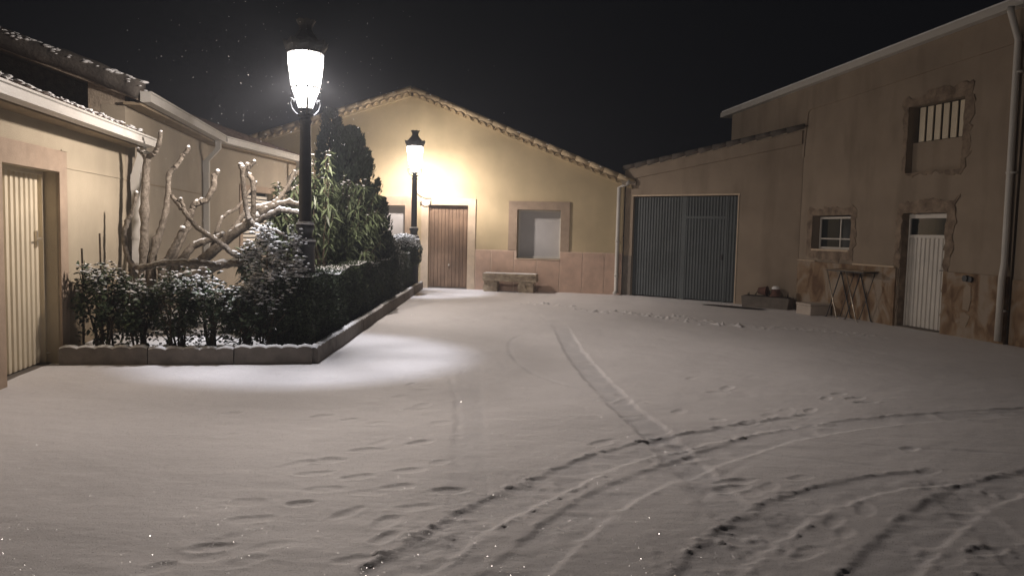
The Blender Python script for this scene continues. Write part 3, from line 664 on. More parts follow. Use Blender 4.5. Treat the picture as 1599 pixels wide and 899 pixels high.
# lower window
def casement(parent, hole, y, mull=(.58,), trans=(.32,), fr=.045):
    u0, u1, z0, z1 = hole
    f = MB(); f.box(u0, u0 + fr, y, y + .05, z0, z1).box(u1 - fr, u1, y, y + .05, z0, z1).box(u0 + fr, u1 - fr, y, y + .05, z0, z0 + fr).box(u0 + fr, u1 - fr, y, y + .05, z1 - fr, z1)
    for q in mull: x = u0 + (u1 - u0) * q; f.box(x - .014, x + .014, y - .004, y + .045, z0 + fr, z1 - fr)
    for q in trans: z = z0 + (z1 - z0) * q; f.box(u0 + fr, u1 - fr, y - .007, y + .042, z - .014, z + .014)
    w_ = f.build('window', M['white_metal'], parent, bevel=.003)
    gl = MB(); gl.box(u0 + fr * .8, u1 - fr * .8, y + .02, y + .028, z0 + fr * .8, z1 - fr * .8); gl.build('pane', M['glass'], w_); return w_
casement(fb, (.44, 1.60, 1.34, 2.01), .16)
b = MB(); b.box(.44, 1.6, -.03, .16, 1.30, 1.338); b.build('sill', M['stone_pale'], fb, bevel=.004)
# ribbed white door with a light over it
b = MB(); b.add(*ribbed_panel(3.02, 3.93, .16, .02, 1.60, .098, .016, .6)); dd = b.build('door', M['white_metal'], fb)
b = MB(); b.box(2.985, 3.02, .14, .21, 0, 2.035).box(3.93, 3.965, .14, .21, 0, 2.035).box(3.02, 3.93, .14, .21, 1.60, 1.66).box(3.02, 3.93, .14, .21, 1.95, 2.035); b.build('door_frame', M['white_metal'], dd, bevel=.003)
b = MB(); b.box(3.0, 3.95, .17, .18, 1.65, 1.96); b.build('pane', M['glass'], dd)
b = MB(); b.box(3.86, 3.90, .12, .16, .98, 1.10).tube([(3.88, .12, 1.06), (3.88, .09, 1.06), (3.80, .09, 1.055)], .008, 8); b.build('handle', M['iron'], dd)
b = MB(); b.box(2.98, 3.97, .0, .4, -.2, .015); b.build('threshold', M['concrete'], fb)
b = MB(); b.box(2.96, 2.979, .0, .14, -.1, 2.038); b.V = [(x + (.004 if x > 2.97 else 0), y, z) for x, y, z in b.V]; b.build('door_reveal', M['plaster_rough'], fb)
# upper opening: slats above, boarded panel below
b = MB()
for k in range(6):
    u = 3.10 + k * .175; b.box(u, u + .125, .13, .155, 3.30, 3.90)
us = b.build('slats', M['cream_metal'], fb, bevel=.004)
b = MB(); b.box(2.99, 4.19, .12, .20, 2.76, 3.29); b.build('lower_board', M['plaster_shed'], us)
b = MB(); b.box(2.99, 4.19, .205, .22, 3.29, 3.92); b.build('backing', M['window_inside'], us)
# roof edge
s = MB(); s.add(*slab([(-3.35, -.16), (5.30, -.16), (5.30, 9), (-3.35, 9)], lambda u, v: ftop(u) + .09, .12)); rf = s.build('roof', M['white_pvc'], fb)
s = MB(); s.add(*slab([(-3.33, -.14), (5.29, -.14), (5.29, 9), (-3.33, 9)], lambda u, v: ftop(u) + .13, .038)); s.build('snow_cap', M['snowcap'], rf, bevel=.01)
b = MB(); b.tube([(5.19, -.26, ftop(5.2) - .05), (5.19, -.26, ftop(5.2) - .12), (5.17, -.065, 4.6), (5.20, -.065, 1.24), (5.22, -.115, 1.0), (5.22, -.115, .05)], .05, 12)
for z in (4.1, 2.6, .5): b.box(5.14, 5.27, -.1, -.0, z, z + .03)
b.build('downpipe', M['white_pvc'], fb, smooth=True)
# meter box and pipe stub low on the cladding
b = MB(); b.tube([(4.52, -.046, .965), (4.52, -.11, .965)], .05, 16).tube([(4.60, -.046, .955), (4.60, -.09, .955)], .045, 16); b.build('pipe_stub', M['iron'], fb, smooth=False)
b = MB(); b.prism([(4.46, .46), (4.58, .44), (4.62, .62), (4.60, .84), (4.54, .88), (4.47, .80)], -.055, -.04).prism([(4.44, .20), (4.54, .16), (4.62, .36), (4.50, .42), (4.42, .38)], -.052, -.04)
b.build('render_patch', M['plaster_shed'], fb, bevel=.004)

nb = thing('neighbour_building', 'dim building at the right edge past the downpipe, with a dark high window', 'building', (FO[0] + .255 * 5.3, FO[1] - .9669 * 5.3, 0), FDEG)
ntop = lambda u: ftop(u + 5.3)
NW = (.06, 1.0, 4.50, 4.98)
wall_mesh('wall', (0.0, 6.), lambda u: ntop(u) - .02 + .02 * u, [NW], .02, .32, M['plaster_farm'], nb)
b = MB(); b.box(.02, 6, -.02, .03, -.2, 1.0); b.build('stone_cladding', M['cladding'], nb, bevel=.005)
w_ = casement(nb, (.07, .99, 4.51, 4.97), .12, (.5,), ())
s = MB(); s.add(*slab([(.01, -.16), (6, -.16), (6, 9), (.01, 9)], lambda u, v: ntop(u) + .09 + .02 * u, .12)); rf = s.build('roof', M['white_pvc'], nb)
s = MB(); s.add(*slab([(.02, -.14), (6, -.14), (6, 9), (.02, 9)], lambda u, v: ntop(u) + .13 + .02 * u, .038)); s.build('snow_cap', M['snowcap'], rf, bevel=.01)

# ------------------------------------------------------------------ raised garden bed
Kfl = np.array((-4.86, 8.17)); Kc = np.array((-2.19, 8.63)); Kf = np.array((-2.33, 20.08))
def edging_block(parent, a, b_, seed, h=.185, t=.09, first=False):
    a = np.array(a); b_ = np.array(b_); d = (b_ - a); L = np.hypot(*d); d /= L; n = np.array((-d[1], d[0]))
    rr = random.Random(seed); gap = .006; N = 40; nb_ = 5; prof = []
    dh = rr.uniform(-.008, .008)
    for i in range(N + 1):
        s = i / N; x = gap + s * (L - 2 * gap); prof.append((x, h + dh - .016 + .020 * abs(math.sin(math.pi * s * nb_)) ** .7 + rr.uniform(-.002, .002)))
    poly = [(gap, -.1)] + [(L - gap, -.1)] + prof[::-1]
    off = rr.uniform(-.006, .006)
    V = [(*(a + d * x + n * (off)), z) for x, z in poly] + [(*(a + d * x + n * (t + off)), z) for x, z in poly]
    m_ = len(poly); F = [tuple(range(m_)), tuple(reversed(range(m_, 2 * m_)))] + [((i + 1) % m_, i, m_ + i, m_ + (i + 1) % m_) for i in range(m_)]
    mb = MB(); mb.add(V, F); blk = mb.build('edging_block', M['concrete'], parent)
    Vs = []; Fs = []
    for i, (x, z) in enumerate(prof):
        k = .012 + .01 * rr.random()
        for w_, dz in ((.012, -.002), (.02, k), (t - .015, k + .004), (t - .004, -.002)): Vs.append((*(a + d * x + n * (w_ + off)), z + dz))
    for i in range(N):
        for j in range(3): Fs.append((i * 4 + j, i * 4 + j + 1, i * 4 + j + 5, i * 4 + j + 4))
    mb = MB(); mb.add(Vs, Fs); mb.build('snow_cap', M['snowcap'], blk, smooth=True)
e = thing('garden_edging', 'low scalloped concrete edging round the planted bed', 'edging', (0, 0, 0))
for k in range(3): edging_block(e, Kfl + (Kc - Kfl) * k / 3, Kfl + (Kc - Kfl) * (k + 1) / 3 - (np.array((.05, .0)) if k == 2 else 0), k)
for k in range(12): edging_block(e, Kc + np.array((0, .02)) + (Kf - Kc) * k / 12, Kc + np.array((0, .02)) + (Kf - Kc) * (k + 1) / 12, 10 + k)
# bed surface under snow
xs = np.linspace(-6.3, -2.22, 170); ys_ = np.linspace(8.2, 20.5, 260)
X, Y = np.meshgrid(xs, ys_); Z = .11 + .012 * smooth_noise(X.shape, (26, 18), RNG) + .01 * smooth_noise(X.shape, (90, 60), RNG)
keep = (Y > 8.24 + (X + 4.86) * .172 + .03) & (X < Kc[0] + (Y - 8.63) * (Kf[0] - Kc[0]) / 11.45 - .06) & (X > -4.93 - .166 * (Y - 8.24) - .3)
I = np.arange(X.size).reshape(X.shape); K = keep[:-1, :-1] & keep[1:, 1:] & keep[:-1, 1:] & keep[1:, :-1]
F = np.stack([I[:-1, :-1], I[:-1, 1:], I[1:, 1:], I[1:, :-1]], -1)[K]
tag(mesh_np('garden_bed', np.stack([X, Y, Z], -1).reshape(-1, 3), F, M['snow'], smooth=True), kind='structure')

# ------------------------------------------------------------------ street lamps
def street_lamp():
    r = thing('street_lamp', 'x', 'street lamp', (0, 0, 0), 0, 'black cast iron street lamps in the garden bed')
    p = MB(); p.lathe([(.17, 0), (.17, .10), (.14, .14), (.125, .20), (.118, .9), (.112, 1.30), (.125, 1.325), (.13, 1.345), (.125, 1.375), (.095, 1.395), (.088, 1.46), (.092, 1.50), (.112, 1.525), (.115, 1.55), (.104, 1.575), (.078, 1.60),
             (.074, 1.64), (.072, 2.2), (.062, 2.76), (.072, 2.775), (.078, 2.80), (.06, 2.82), (.056, 2.835), (.075, 2.85), (.076, 2.87), (.05, 2.885)], 24)
    p.build('post', M['iron'], r, smooth=True).modifiers.new('e', 'EDGE_SPLIT').split_angle = R_(40)
    # snow lying on the collars
    s = MB(); s.lathe([(.100, 1.392), (.128, 1.374), (.122, 1.392), (.098, 1.408)], 24, cap=False); s.build('snow_cap', M['snowcap'], r, smooth=True); s = MB(); s.lathe([(.08, 1.598), (.108, 1.574), (.098, 1.597), (.08, 1.612)], 24, cap=False); s.build('snow_cap', M['snowcap'], r, smooth=True)
    ln = MB(); n = 8; ph = math.pi / 8
    ln.lathe([(.045, 2.88), (.05, 2.91), (.085, 2.93), (.085, 2.945), (.04, 2.95)], 16)
    for k in range(8):                                   # ribs
        a = 2 * math.pi * k / 8 + ph; ca, sa = math.cos(a), math.sin(a)
        ln.tube([(.082 * ca, .082 * sa, 2.94), (.165 * ca, .165 * sa, 3.18), (.208 * ca, .208 * sa, 3.45), (.212 * ca, .212 * sa, 3.585)], .0075, 6)
    for k in range(4):                                   # scrolls under the glass
        a = math.pi / 2 * k + ph; ca, sa = math.cos(a), math.sin(a)
        cv = [(.055, 2.86), (.11, 2.88), (.155, 2.93), (.175, 3.0), (.16, 3.05), (.135, 3.04), (.14, 3.01)]
        ln.tube([(q * ca, q * sa, z) for q, z in cv], .011, 6)
    ln.lathe([(.205, 3.575), (.222, 3.58), (.222, 3.60), (.205, 3.605)], 8, ph=ph)
    ln.lathe([(.17, 3.175), (.176, 3.18), (.176, 3.19), (.17, 3.195)], 8, ph=ph, cap=False)
    lf = ln.build('lantern_frame', M['iron'], r)
    cw = MB(); V = []; N = 16                             # crown roof: flared rim with a raised tip on every corner
    for (q, z, amp) in [(.222, 3.60, 0), (.255, 3.65, .02), (.265, 3.68, .05), (.235, 3.685, .015), (.17, 3.74, 0), (.10, 3.82, 0), (.078, 3.86, 0), (.082, 3.90, 0), (.12, 3.955, .018)]:
        for k in range(N):
            a = 2 * math.pi * k / N + ph; t_ = 1 if k % 2 == 0 else 0
            qq = q * (1 if t_ else .94); V.append((qq * math.cos(a), qq * math.sin(a), z + amp * t_))
    F = [(i * N + k, i * N + (k + 1) % N, (i + 1) * N + (k + 1) % N, (i + 1) * N + k) for i in range(8) for k in range(N)] + [tuple(reversed(range(N))), tuple(range(8 * N, 9 * N))]
    cw.add(V, F); cw.build('lantern_roof', M['iron'], r)
    gl = MB(); gl.lathe([(.078, 2.95), (.160, 3.18), (.202, 3.45), (.206, 3.575)], 8, ph=ph, cap=False); gl.build('lantern_glass', M['lit_glass'], r, fix=False)
    bu = MB(); bu.lathe([(.012, 3.10), (.05, 3.14), (.075, 3.22), (.078, 3.32), (.06, 3.42), (.03, 3.48), (.028, 3.56)], 16); bb = bu.build('bulb', M['bulb'], r, smooth=True); bb.visible_shadow = True
    return r
def lamp_lights(parent):
    """bare bulb seen through the lantern: spreads most light sideways and down, little upward (as the lantern's roof and reflector do)"""
    ld = bpy.data.lights.new('lantern_light', 'POINT'); ld.energy = LAMP_W; ld.color = LAMP_COL; ld.shadow_soft_size = .085
    ld.use_nodes = True; n = ld.node_tree; L = n.links.new; em = n.nodes['Emission']
    tc = n.nodes.new('ShaderNodeTexCoord'); sx = n.nodes.new('ShaderNodeSeparateXYZ'); L(tc.outputs['Normal'], sx.inputs[0])
    ma = n.nodes.new('ShaderNodeMath'); ma.operation = 'MULTIPLY_ADD'; ma.inputs[1].default_value = .5 * LSIGN; ma.inputs[2].default_value = .5; L(sx.outputs[2], ma.inputs[0])
    cr = n.nodes.new('ShaderNodeValToRGB'); e = cr.color_ramp.elements
    prof = [(180, .10), (105, .12), (90, .26), (80, .42), (68, .60), (60, .92), (47, .62), (40, .34), (34, .29), (27.5, (.54, .60, .70)), (0, (.50, .56, .65))]
    for k, (deg, v) in enumerate(prof):
        u = (1 + math.cos(math.radians(deg))) / 2; c_ = (v, v, v, 1) if not isinstance(v, tuple) else (*v, 1)
        q = e[0] if k == 0 else (e[1] if k == 1 else e.new(u)); q.position = u; q.color = c_
    L(ma.outputs[0], cr.inputs[0]); L(cr.outputs[0], em.inputs['Color']); em.inputs['Strength'].default_value = 1
    o = bpy.data.objects.new('lantern_light', ld); COL.objects.link(o); o.parent = parent; o.location = (0, 0, 3.32)
l1 = street_lamp(); l1['label'] = 'glaring street lamp at the near corner of the garden bed, larger of the two'
l2 = l1.copy(); COL.objects.link(l2)
for ch in list(l1.children):
    q = ch.copy(); COL.objects.link(q); q.parent = l2
l2['label'] = 'street lamp beside the brown house door, smaller of the two'
l1.location = (-2.50, 9.25, 0); l2.location = (-2.47, 19.15, 0)
lamp_lights(l1); lamp_lights(l2)

# ------------------------------------------------------------------ foliage helpers
def leaves_mesh(name, P, D, length, width, mat_, parent, fold=.25, rng=RNG, label=None, droop=0.):
    """one folded leaf (two quads) per point P, growing along D"""
    P = np.asarray(P, float); D = np.asarray(D, float); n = len(P)
    D /= np.linalg.norm(D, axis=1, keepdims=True) + 1e-9
    up = rng.normal(0, .45, (n, 3)); up[:, 2] += 1
    S = np.cross(D, up); S /= np.linalg.norm(S, axis=1, keepdims=True) + 1e-9
    N_ = np.cross(S, D); L = np.broadcast_to(length, (n,))[:, None]; W = np.broadcast_to(width, (n,))[:, None]
    dn = np.array([[0, 0, -1.]])
    a = P; b = P + D * L * .35 + S * W * .5 + N_ * W * fold; c_ = P + D * L * .45 + dn * L * droop * .2; d = P + D * L * .35 - S * W * .5 + N_ * W * fold
    t = P + D * L + dn * L * droop; b2 = P + D * L * .75 + S * W * .32 + N_ * W * fold * .6 + dn * L * droop * .55; d2 = P + D * L * .75 - S * W * .32 + N_ * W * fold * .6 + dn * L * droop * .55
    V = np.stack([a, b, b2, t, d2, d, c_], 1).reshape(-1, 3)
    o = np.arange(n)[:, None] * 7
    F = np.concatenate([np.concatenate([o + 0, o + 1, o + 2, o + 6], 1), np.concatenate([o + 6, o + 2, o + 3, o + 4], 1), np.concatenate([o + 0, o + 6, o + 4, o + 5], 1)])
    return mesh_np(name, V, F, mat_, parent, label=label)

def rand_dirs(n, rng=RNG):
    v = rng.normal(0, 1, (n, 3)); return v / np.linalg.norm(v, axis=1, keepdims=True)

def rose_shrub(name, label, x, y, rad, height, z0=.38, nl=1500, snow=260, seed=0, group=None, cat='shrub', leaf=.05, depth=None, lump=1.0):
    rng = np.random.default_rng(100 + seed); r = thing(name, label, cat, (x, y, .1), rng.uniform(0, 360) * 0, group)
    depth = depth or rad
    st = MB(); tips = []
    for k in range(9):
        a = rng.uniform(0, 6.28); q = rng.uniform(.2, .95); bx, by = rng.normal(0, .05, 2)
        tx, ty = math.cos(a) * rad * q, math.sin(a) * depth * q; tz = height * rng.uniform(.75, .98)
        pts = [(bx, by, 0), (bx + tx * .35, by + ty * .35, tz * .35 + .03), (tx * .8, ty * .8, tz * .7), (tx, ty, tz)]
        st.tube(pts, [.014, .011, .008, .004], 5); tips.append(pts)
        for j in range(3):
            b0 = Vector(pts[2]) + Vector(rng.normal(0, .02, 3)); st.tube([b0, b0 + Vector((rng.normal(0, .12), rng.normal(0, .12), rng.uniform(.05, .2)))], [.006, .003], 4)
        for j in range(2):                      # bare low shoots
            b0 = Vector(pts[0]).lerp(Vector(pts[1]), rng.uniform(.2, .9)); st.tube([b0, b0 + Vector((rng.normal(0, .1), rng.normal(0, .1), rng.uniform(.1, .25)))], [.007, .004], 4)
    st.build('stem', M['stem'], r)
    # clumps of leaves
    nc = 34; th = rng.uniform(0, 6.28, nc); q = np.sqrt(rng.uniform(0, 1, nc)); cz = rng.uniform(z0 + .04, height - .05, nc)
    w_ = np.clip(1.15 - ((cz - (z0 + height) / 2) / ((height - z0) * .75)) ** 2, .3, 1)
    C_ = np.stack([np.cos(th) * q * rad * w_, np.sin(th) * q * depth * w_, cz], 1)
    idx = rng.integers(0, nc, nl); P = C_[idx] + rng.normal(0, 1, (nl, 3)) * np.array([rad * .17, depth * .17, .07])
    low = rng.uniform(0, 1, nl) < .05; P[low, 2] = rng.uniform(.05, z0, low.sum())
    D = rand_dirs(nl, rng); D[:, 2] = D[:, 2] * .5 - .1
    leaves_mesh('foliage', P, D, rng.uniform(leaf * .7, leaf * 1.35, nl), rng.uniform(leaf * .5, leaf * .8, nl), M['leaf'], r, .2, rng)
    # snow sits on the upper leaves
    top = np.argsort(-(P[:, 2] + .10 * np.sin(P[:, 0] * 23 + seed) * np.sin(P[:, 1] * 19 + seed * 2) + rng.normal(0, .09, nl)))[:snow]
    snow_lumps('snow_cap', P[top] + np.array([0, 0, .012]), rng.uniform(leaf * .18, leaf * .42, len(top)) * lump, M['snowcap'], r, .45, rng)
    return r

GR = 'rose bushes along the front of the garden bed'
fr = [(-4.60, 8.62, .25, 1.02, 'tall narrow rose bush with two bare stakes, against the garage door surround'),
      (-4.22, 8.72, .27, .84, 'rose bush second from the garage, between the narrow bush and the downpipe'),
      (-3.83, 8.78, .29, .93, 'rose bush directly in front of the pruned tree\'s left trunk'),
      (-3.45, 8.84, .28, .90, 'rose bush in front of the lowest limb of the pruned tree'),
      (-3.08, 8.90, .26, .78, 'low rose bush showing snow between its bare stems, left of the snowy one')]
for k, (x, y, rd, hh, lab) in enumerate(fr):
    rose_shrub('rose_bush', lab, x, y, rd, hh - .1, .24, 1400, 260, k, GR, leaf=.06)
# taller loose one under the lamp with snow-loaded top
rose_shrub('rose_bush', 'snow loaded rose bush with bare open stems, left of the dense corner shrub', -2.86, 8.98, .20, .78, .36, 900, 460, 20, GR, lump=1.4)
rose_shrub('evergreen_shrub', 'tall leafy shrub heaped with snow, in front of the near street lamp', -2.82, 9.02, .34, 1.45, .25, 3600, 1500, 21, None, 'shrub', .045, .2, lump=2.0)
# two stakes at the garage corner
for k, (x, y, zt, lab) in enumerate([(-4.62, 8.60, 1.32, 'taller thin dark stake rising from the narrow rose bush'), (-4.80, 8.56, 1.15, 'shorter thin dark stake nearest the garage door surround')]):
    b = MB(); b.tube([(0, 0, 0), (.01, 0, zt / 2), (0, .0, zt)], [.013, .011, .010], 6); b.build('plant_stake', M['stem'])
    o = bpy.data.objects[-1] if False else [q for q in COL.objects if q.name.startswith('plant_stake')][-1]
    o.location = (x, y, .1); tag(o, lab, 'stake')

def clipped(name, label, cat, core_fn, shell_pts, loc, leaf, n_leaf, snow_pts, snow_size, group=None, m='hedge', rng=RNG):
    r = thing(name, label, cat, loc, 0, group); core_fn(r)
    P, Nn = shell_pts(n_leaf); D = Nn + rand_dirs(len(P), rng) * 1.1
    leaves_mesh('foliage', P, D, rng.uniform(leaf * .7, leaf * 1.3, len(P)), leaf * .55, M[m], r, .15, rng)
    snow_lumps('snow_cap', snow_pts, snow_size, M['snowcap'], r, .5, rng); return r

# clipped hedge along the side edging
def hedge():
    rng = np.random.default_rng(55); x_of = lambda Y: Kc[0] + (Y - 8.63) * (Kf[0] - Kc[0]) / 11.45 - .13
    Y0, Y1, T = 8.92, 19.85, .50
    def htop(Y): return .86 + .03 * np.sin(Y * 1.7) + .02 * np.sin(Y * 4.1) + np.where(Y > 16.6, .05, 0)
    r = thing('box_hedge', 'dark clipped hedge with a snow dusted top along the side of the garden bed', 'hedge', (x_of(Y0), Y0, .1))
    O = np.array([x_of(Y0), Y0, .1])
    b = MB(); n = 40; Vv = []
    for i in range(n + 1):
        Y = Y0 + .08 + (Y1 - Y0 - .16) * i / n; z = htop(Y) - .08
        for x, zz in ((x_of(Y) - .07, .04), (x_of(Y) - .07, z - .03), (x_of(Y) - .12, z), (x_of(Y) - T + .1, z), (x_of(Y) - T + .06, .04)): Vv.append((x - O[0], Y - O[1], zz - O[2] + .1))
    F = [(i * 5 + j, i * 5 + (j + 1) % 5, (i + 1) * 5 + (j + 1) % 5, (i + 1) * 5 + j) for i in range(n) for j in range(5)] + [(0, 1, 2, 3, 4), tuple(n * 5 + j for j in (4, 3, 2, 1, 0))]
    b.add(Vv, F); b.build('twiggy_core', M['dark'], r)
    P = []; Nn = []
    def put(n_, fn, nv):
        p = fn(n_); P.append(p + rng.normal(0, .018, p.shape)); Nn.append(np.tile(np.array(nv, float), (n_, 1)))
    def Ys(n_): return Y0 + (Y1 - Y0) * rng.uniform(0, 1, n_) ** 1.25
    def side(n_):
        Y = Ys(n_); z = rng.uniform(.06, 1, n_) * htop(Y); bul = .03 * np.sin(Y * 3.1 + z * 5) + .02 * np.sin(Y * 7.7); return np.stack([x_of(Y) - .03 + bul, Y, z], 1)
    def top(n_):
        Y = Ys(n_); return np.stack([x_of(Y) - rng.uniform(0, 1, n_) * T, Y, htop(Y) + rng.normal(0, .008, n_)], 1)
    def front(n_):
        s = rng.uniform(0, 1, n_); z = rng.uniform(.06, 1, n_); return np.stack([x_of(Y0) - s * T, np.full(n_, Y0) + .02, z * htop(Y0)], 1)
    def back(n_):
        Y = Ys(n_); return np.stack([x_of(Y) - T, Y, rng.uniform(.1, 1, n_) * htop(Y)], 1)
    put(26000, side, (1, 0, .2)); put(13000, top, (0, 0, 1)); put(5000, front, (0, -1, .2)); put(5000, back, (-1, 0, .2))
    P = np.concatenate(P) - O; Nn = np.concatenate(Nn); P[:, 2] += .1
    leaves_mesh('foliage', P, Nn + rand_dirs(len(P), rng) * 1.1, rng.uniform(.022, .045, len(P)), .018, M['hedge'], r, .15, rng)
    n_ = 14000; Y = Ys(n_); s = rng.uniform(0, 1, n_) ** .8
    keepm = (np.sin(Y * 5.3) + np.sin(s * 9 + Y * 2.1) + rng.normal(0, .8, n_)) > -.9
    Q = np.stack([x_of(Y) - s * T, Y, htop(Y) + .012], 1)[keepm] - O; Q[:, 2] += .1
    snow_lumps('snow_cap', Q, rng.uniform(.010, .030, len(Q)), M['snowcap'], r, .5, rng)
    return r
hedge()

def ball_bush(name, label, cx, cy, cz, rad, snow, seed, leafn=7000, zs=1.0):
    rng = np.random.default_rng(seed); r = thing(name, label, 'shrub', (cx, cy, .1))
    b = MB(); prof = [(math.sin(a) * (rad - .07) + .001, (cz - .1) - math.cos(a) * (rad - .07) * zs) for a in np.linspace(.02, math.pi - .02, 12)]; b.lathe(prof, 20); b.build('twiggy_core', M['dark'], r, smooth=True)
    b = MB(); b.tube([(0, 0, -.02), (0, 0, cz - .1)], .035, 8); b.build('trunk', M['stem'], r)
    D = rand_dirs(leafn, rng); lump = 1 + .05 * np.sin(D[:, 0] * 9 + seed) * np.sin(D[:, 1] * 8) + .04 * np.sin(D[:, 2] * 11)
    P = D * rad * lump[:, None] * rng.uniform(.93, 1.03, (leafn, 1)); P[:, 2] *= zs; P[:, 2] += cz - .1
    leaves_mesh('foliage', P, D + rand_dirs(leafn, rng) * .9, rng.uniform(.025, .05, leafn), .02, M['hedge'], r, .15, rng)
    up = np.where((D[:, 2] > .25) & (rng.uniform(0, 1, leafn) < snow * D[:, 2]))[0]
    snow_lumps('snow_cap', P[up] + np.array([0, 0, .015]), rng.uniform(.010, .028, len(up)), M['snowcap'], r, .5, rng)
q = at(592, 403, 15.7); ball_bush('clipped_bush', 'dark rounded bush behind the hedge, below the oleander and midway to the house', q.x, q.y, q.z, .46, .35, 31)
q = at(634, 393, 18.6); ball_bush('clipped_bush', 'snow topped rounded bush just behind the far street lamp', q.x - .05, q.y, q.z, .42, 1.6, 32)

def conifer(name, label, bx, by, height, rad, seed, n=9000, group=None, base=.1):
    rng = np.random.default_rng(seed); r = thing(name, label, 'conifer', (bx, by, .1), 0, group)
    b = MB(); b.tube([(0, 0, 0), (0, 0, height * .5), (0, 0, height * .93)], [.07, .045, .01], 8); b.build('trunk', M['bark'], r)
    # many upright sprays, each a bunch of flat scaly fans
    ns = 230; t = rng.uniform(0, 1, ns) ** .8; th = rng.uniform(0, 6.28, ns)
    prof = lambda t: np.clip(np.sqrt(np.clip(1 - t ** 1.6, 0, 1)) * (.62 + .38 * np.sin(np.clip(t * 3.2, 0, 3.14))), .03, 1)
    rr = rad * prof(t) * rng.uniform(.66, 1.08, ns); C_ = np.stack([np.cos(th) * rr, np.sin(th) * rr, base + t * (height - base) - .02], 1)
    idx = rng.integers(0, ns, n); s = rng.uniform(0, 1, n); L = .38 * (1 - t[idx] * .4)
    out = np.stack([np.cos(th[idx]), np.sin(th[idx]), np.zeros(n)], 1)
    P = C_[idx] + np.array([0, 0, 1]) * (s * L)[:, None] + out * (s * .05)[:, None] + rng.normal(0, 1, (n, 3)) * (.045 * (1.2 - s))[:, None]
    P[:, 2] = np.minimum(P[:, 2], height)
    D = np.array([0, 0, 1.]) + out * .45 + rand_dirs(n, rng) * .4
    leaves_mesh('foliage', P, D, rng.uniform(.05, .10, n), .028, M['conifer'], r, .1, rng)
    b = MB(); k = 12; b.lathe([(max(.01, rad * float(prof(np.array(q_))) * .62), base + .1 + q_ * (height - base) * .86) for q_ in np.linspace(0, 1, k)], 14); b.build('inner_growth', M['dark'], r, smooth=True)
GC = None
q = at(516, 420, 15.6); conifer('conifer', 'tallest narrow conifer, its tip just right of the near lamp post', q.x, q.y, 3.75, .42, 41, 11000)
q = at(540, 420, 14.6); conifer('conifer', 'broad dark conifer against the yellow gable wall, right of the narrow tip', q.x + .05, q.y, 3.27, .66, 42, 24000)
q = at(590, 420, 15.2); conifer('conifer', 'small conifer in front of the left window of the yellow house', q.x, q.y, 2.0, .26, 43, 5000)

def oleander(name, label, cx, cy, z0, z1, rx, seed, nbr=42, ry=None, snow=60, clear=None):
    rng = np.random.default_rng(seed); r = thing(name, label, 'shrub', (cx, cy, .1)); ry = ry or rx
    st = MB(); LP = []; LD = []; LL = []
    for k in range(nbr):
        a = rng.uniform(0, 6.28); q_ = rng.uniform(.25, 1) ** .7; tz = z0 + (z1 - z0) * rng.uniform(.05, 1) ** .8; sh = math.sqrt(max(.1, 1 - ((tz - (z0 + z1) * .48) / ((z1 - z0) * .75)) ** 2))
        tip = np.array((math.cos(a) * rx * q_ * sh, math.sin(a) * ry * q_ * sh, tz)); mid = np.array((tip[0] * .45, tip[1] * .45, tz * .62)); b0 = np.array((rng.normal(0, .06), rng.normal(0, .06), 0))
        st.tube([b0, mid, tip], [.013, .009, .004], 5)
        dirn = tip - mid; Lb = np.linalg.norm(dirn); dirn /= Lb
        nl = rng.integers(26, 44)
        for j in range(nl):
            s = rng.uniform(.1, 1.0); p = mid + (tip - mid) * s + rng.normal(0, .012, 3)
            d = dirn * rng.uniform(-.1, .6) + np.array([tip[0], tip[1], 0]) * .5 + np.array([0, 0, -.45]) + rng.normal(0, .42, 3); LP.append(p); LD.append(d); LL.append(rng.uniform(.12, .20))
    LP = np.array(LP); LD = np.array(LD); LL = np.array(LL)
    if clear is not None:
        kp = ~((LP[:, 0] + cx > clear - .08) & (LP[:, 2] + .1 < 1.08)); LP, LD, LL = LP[kp], LD[kp], LL[kp]
    st.build('stem', M['stem'], r)
    leaves_mesh('foliage', LP, LD, np.array(LL), np.array(LL) * .19, M['leaf_long'], r, .12, rng, droop=.28)
    P = np.array(LP); top = np.argsort(-(P[:, 2] + rng.normal(0, .25, len(P))))[:snow]
    snow_lumps('snow_cap', P[top] + np.array([0, 0, .01]), rng.uniform(.012, .03, len(top)), M['snowcap'], r, .45, rng)
q = at(524, 380, 12.7); oleander('oleander', 'dense long leaved oleander right of the near lamp post', q.x, q.y,   .5, 2.28, .84, 51, 240, .62, 100, clear=-2.72)
q = at(500, 380, 11.0); oleander('oleander', 'upright loose oleander shoots rising just right of the near lamp post', q.x, q.y, .8, 2.60, .24, 52, 18, .25, 14)
q = at(440, 380, 11.6); oleander('oleander', 'long leaved oleander behind the near lamp post, left of it', q.x + .12, q.y, .3, 2.25, .38, 53, 48, .40, 60)
q = at(408, 440, 10.0); oleander('oleander', 'low leafy oleander under the branches left of the snow heaped shrub', q.x, q.y, .4, 1.35, .30, 54, 22, .25, 60)

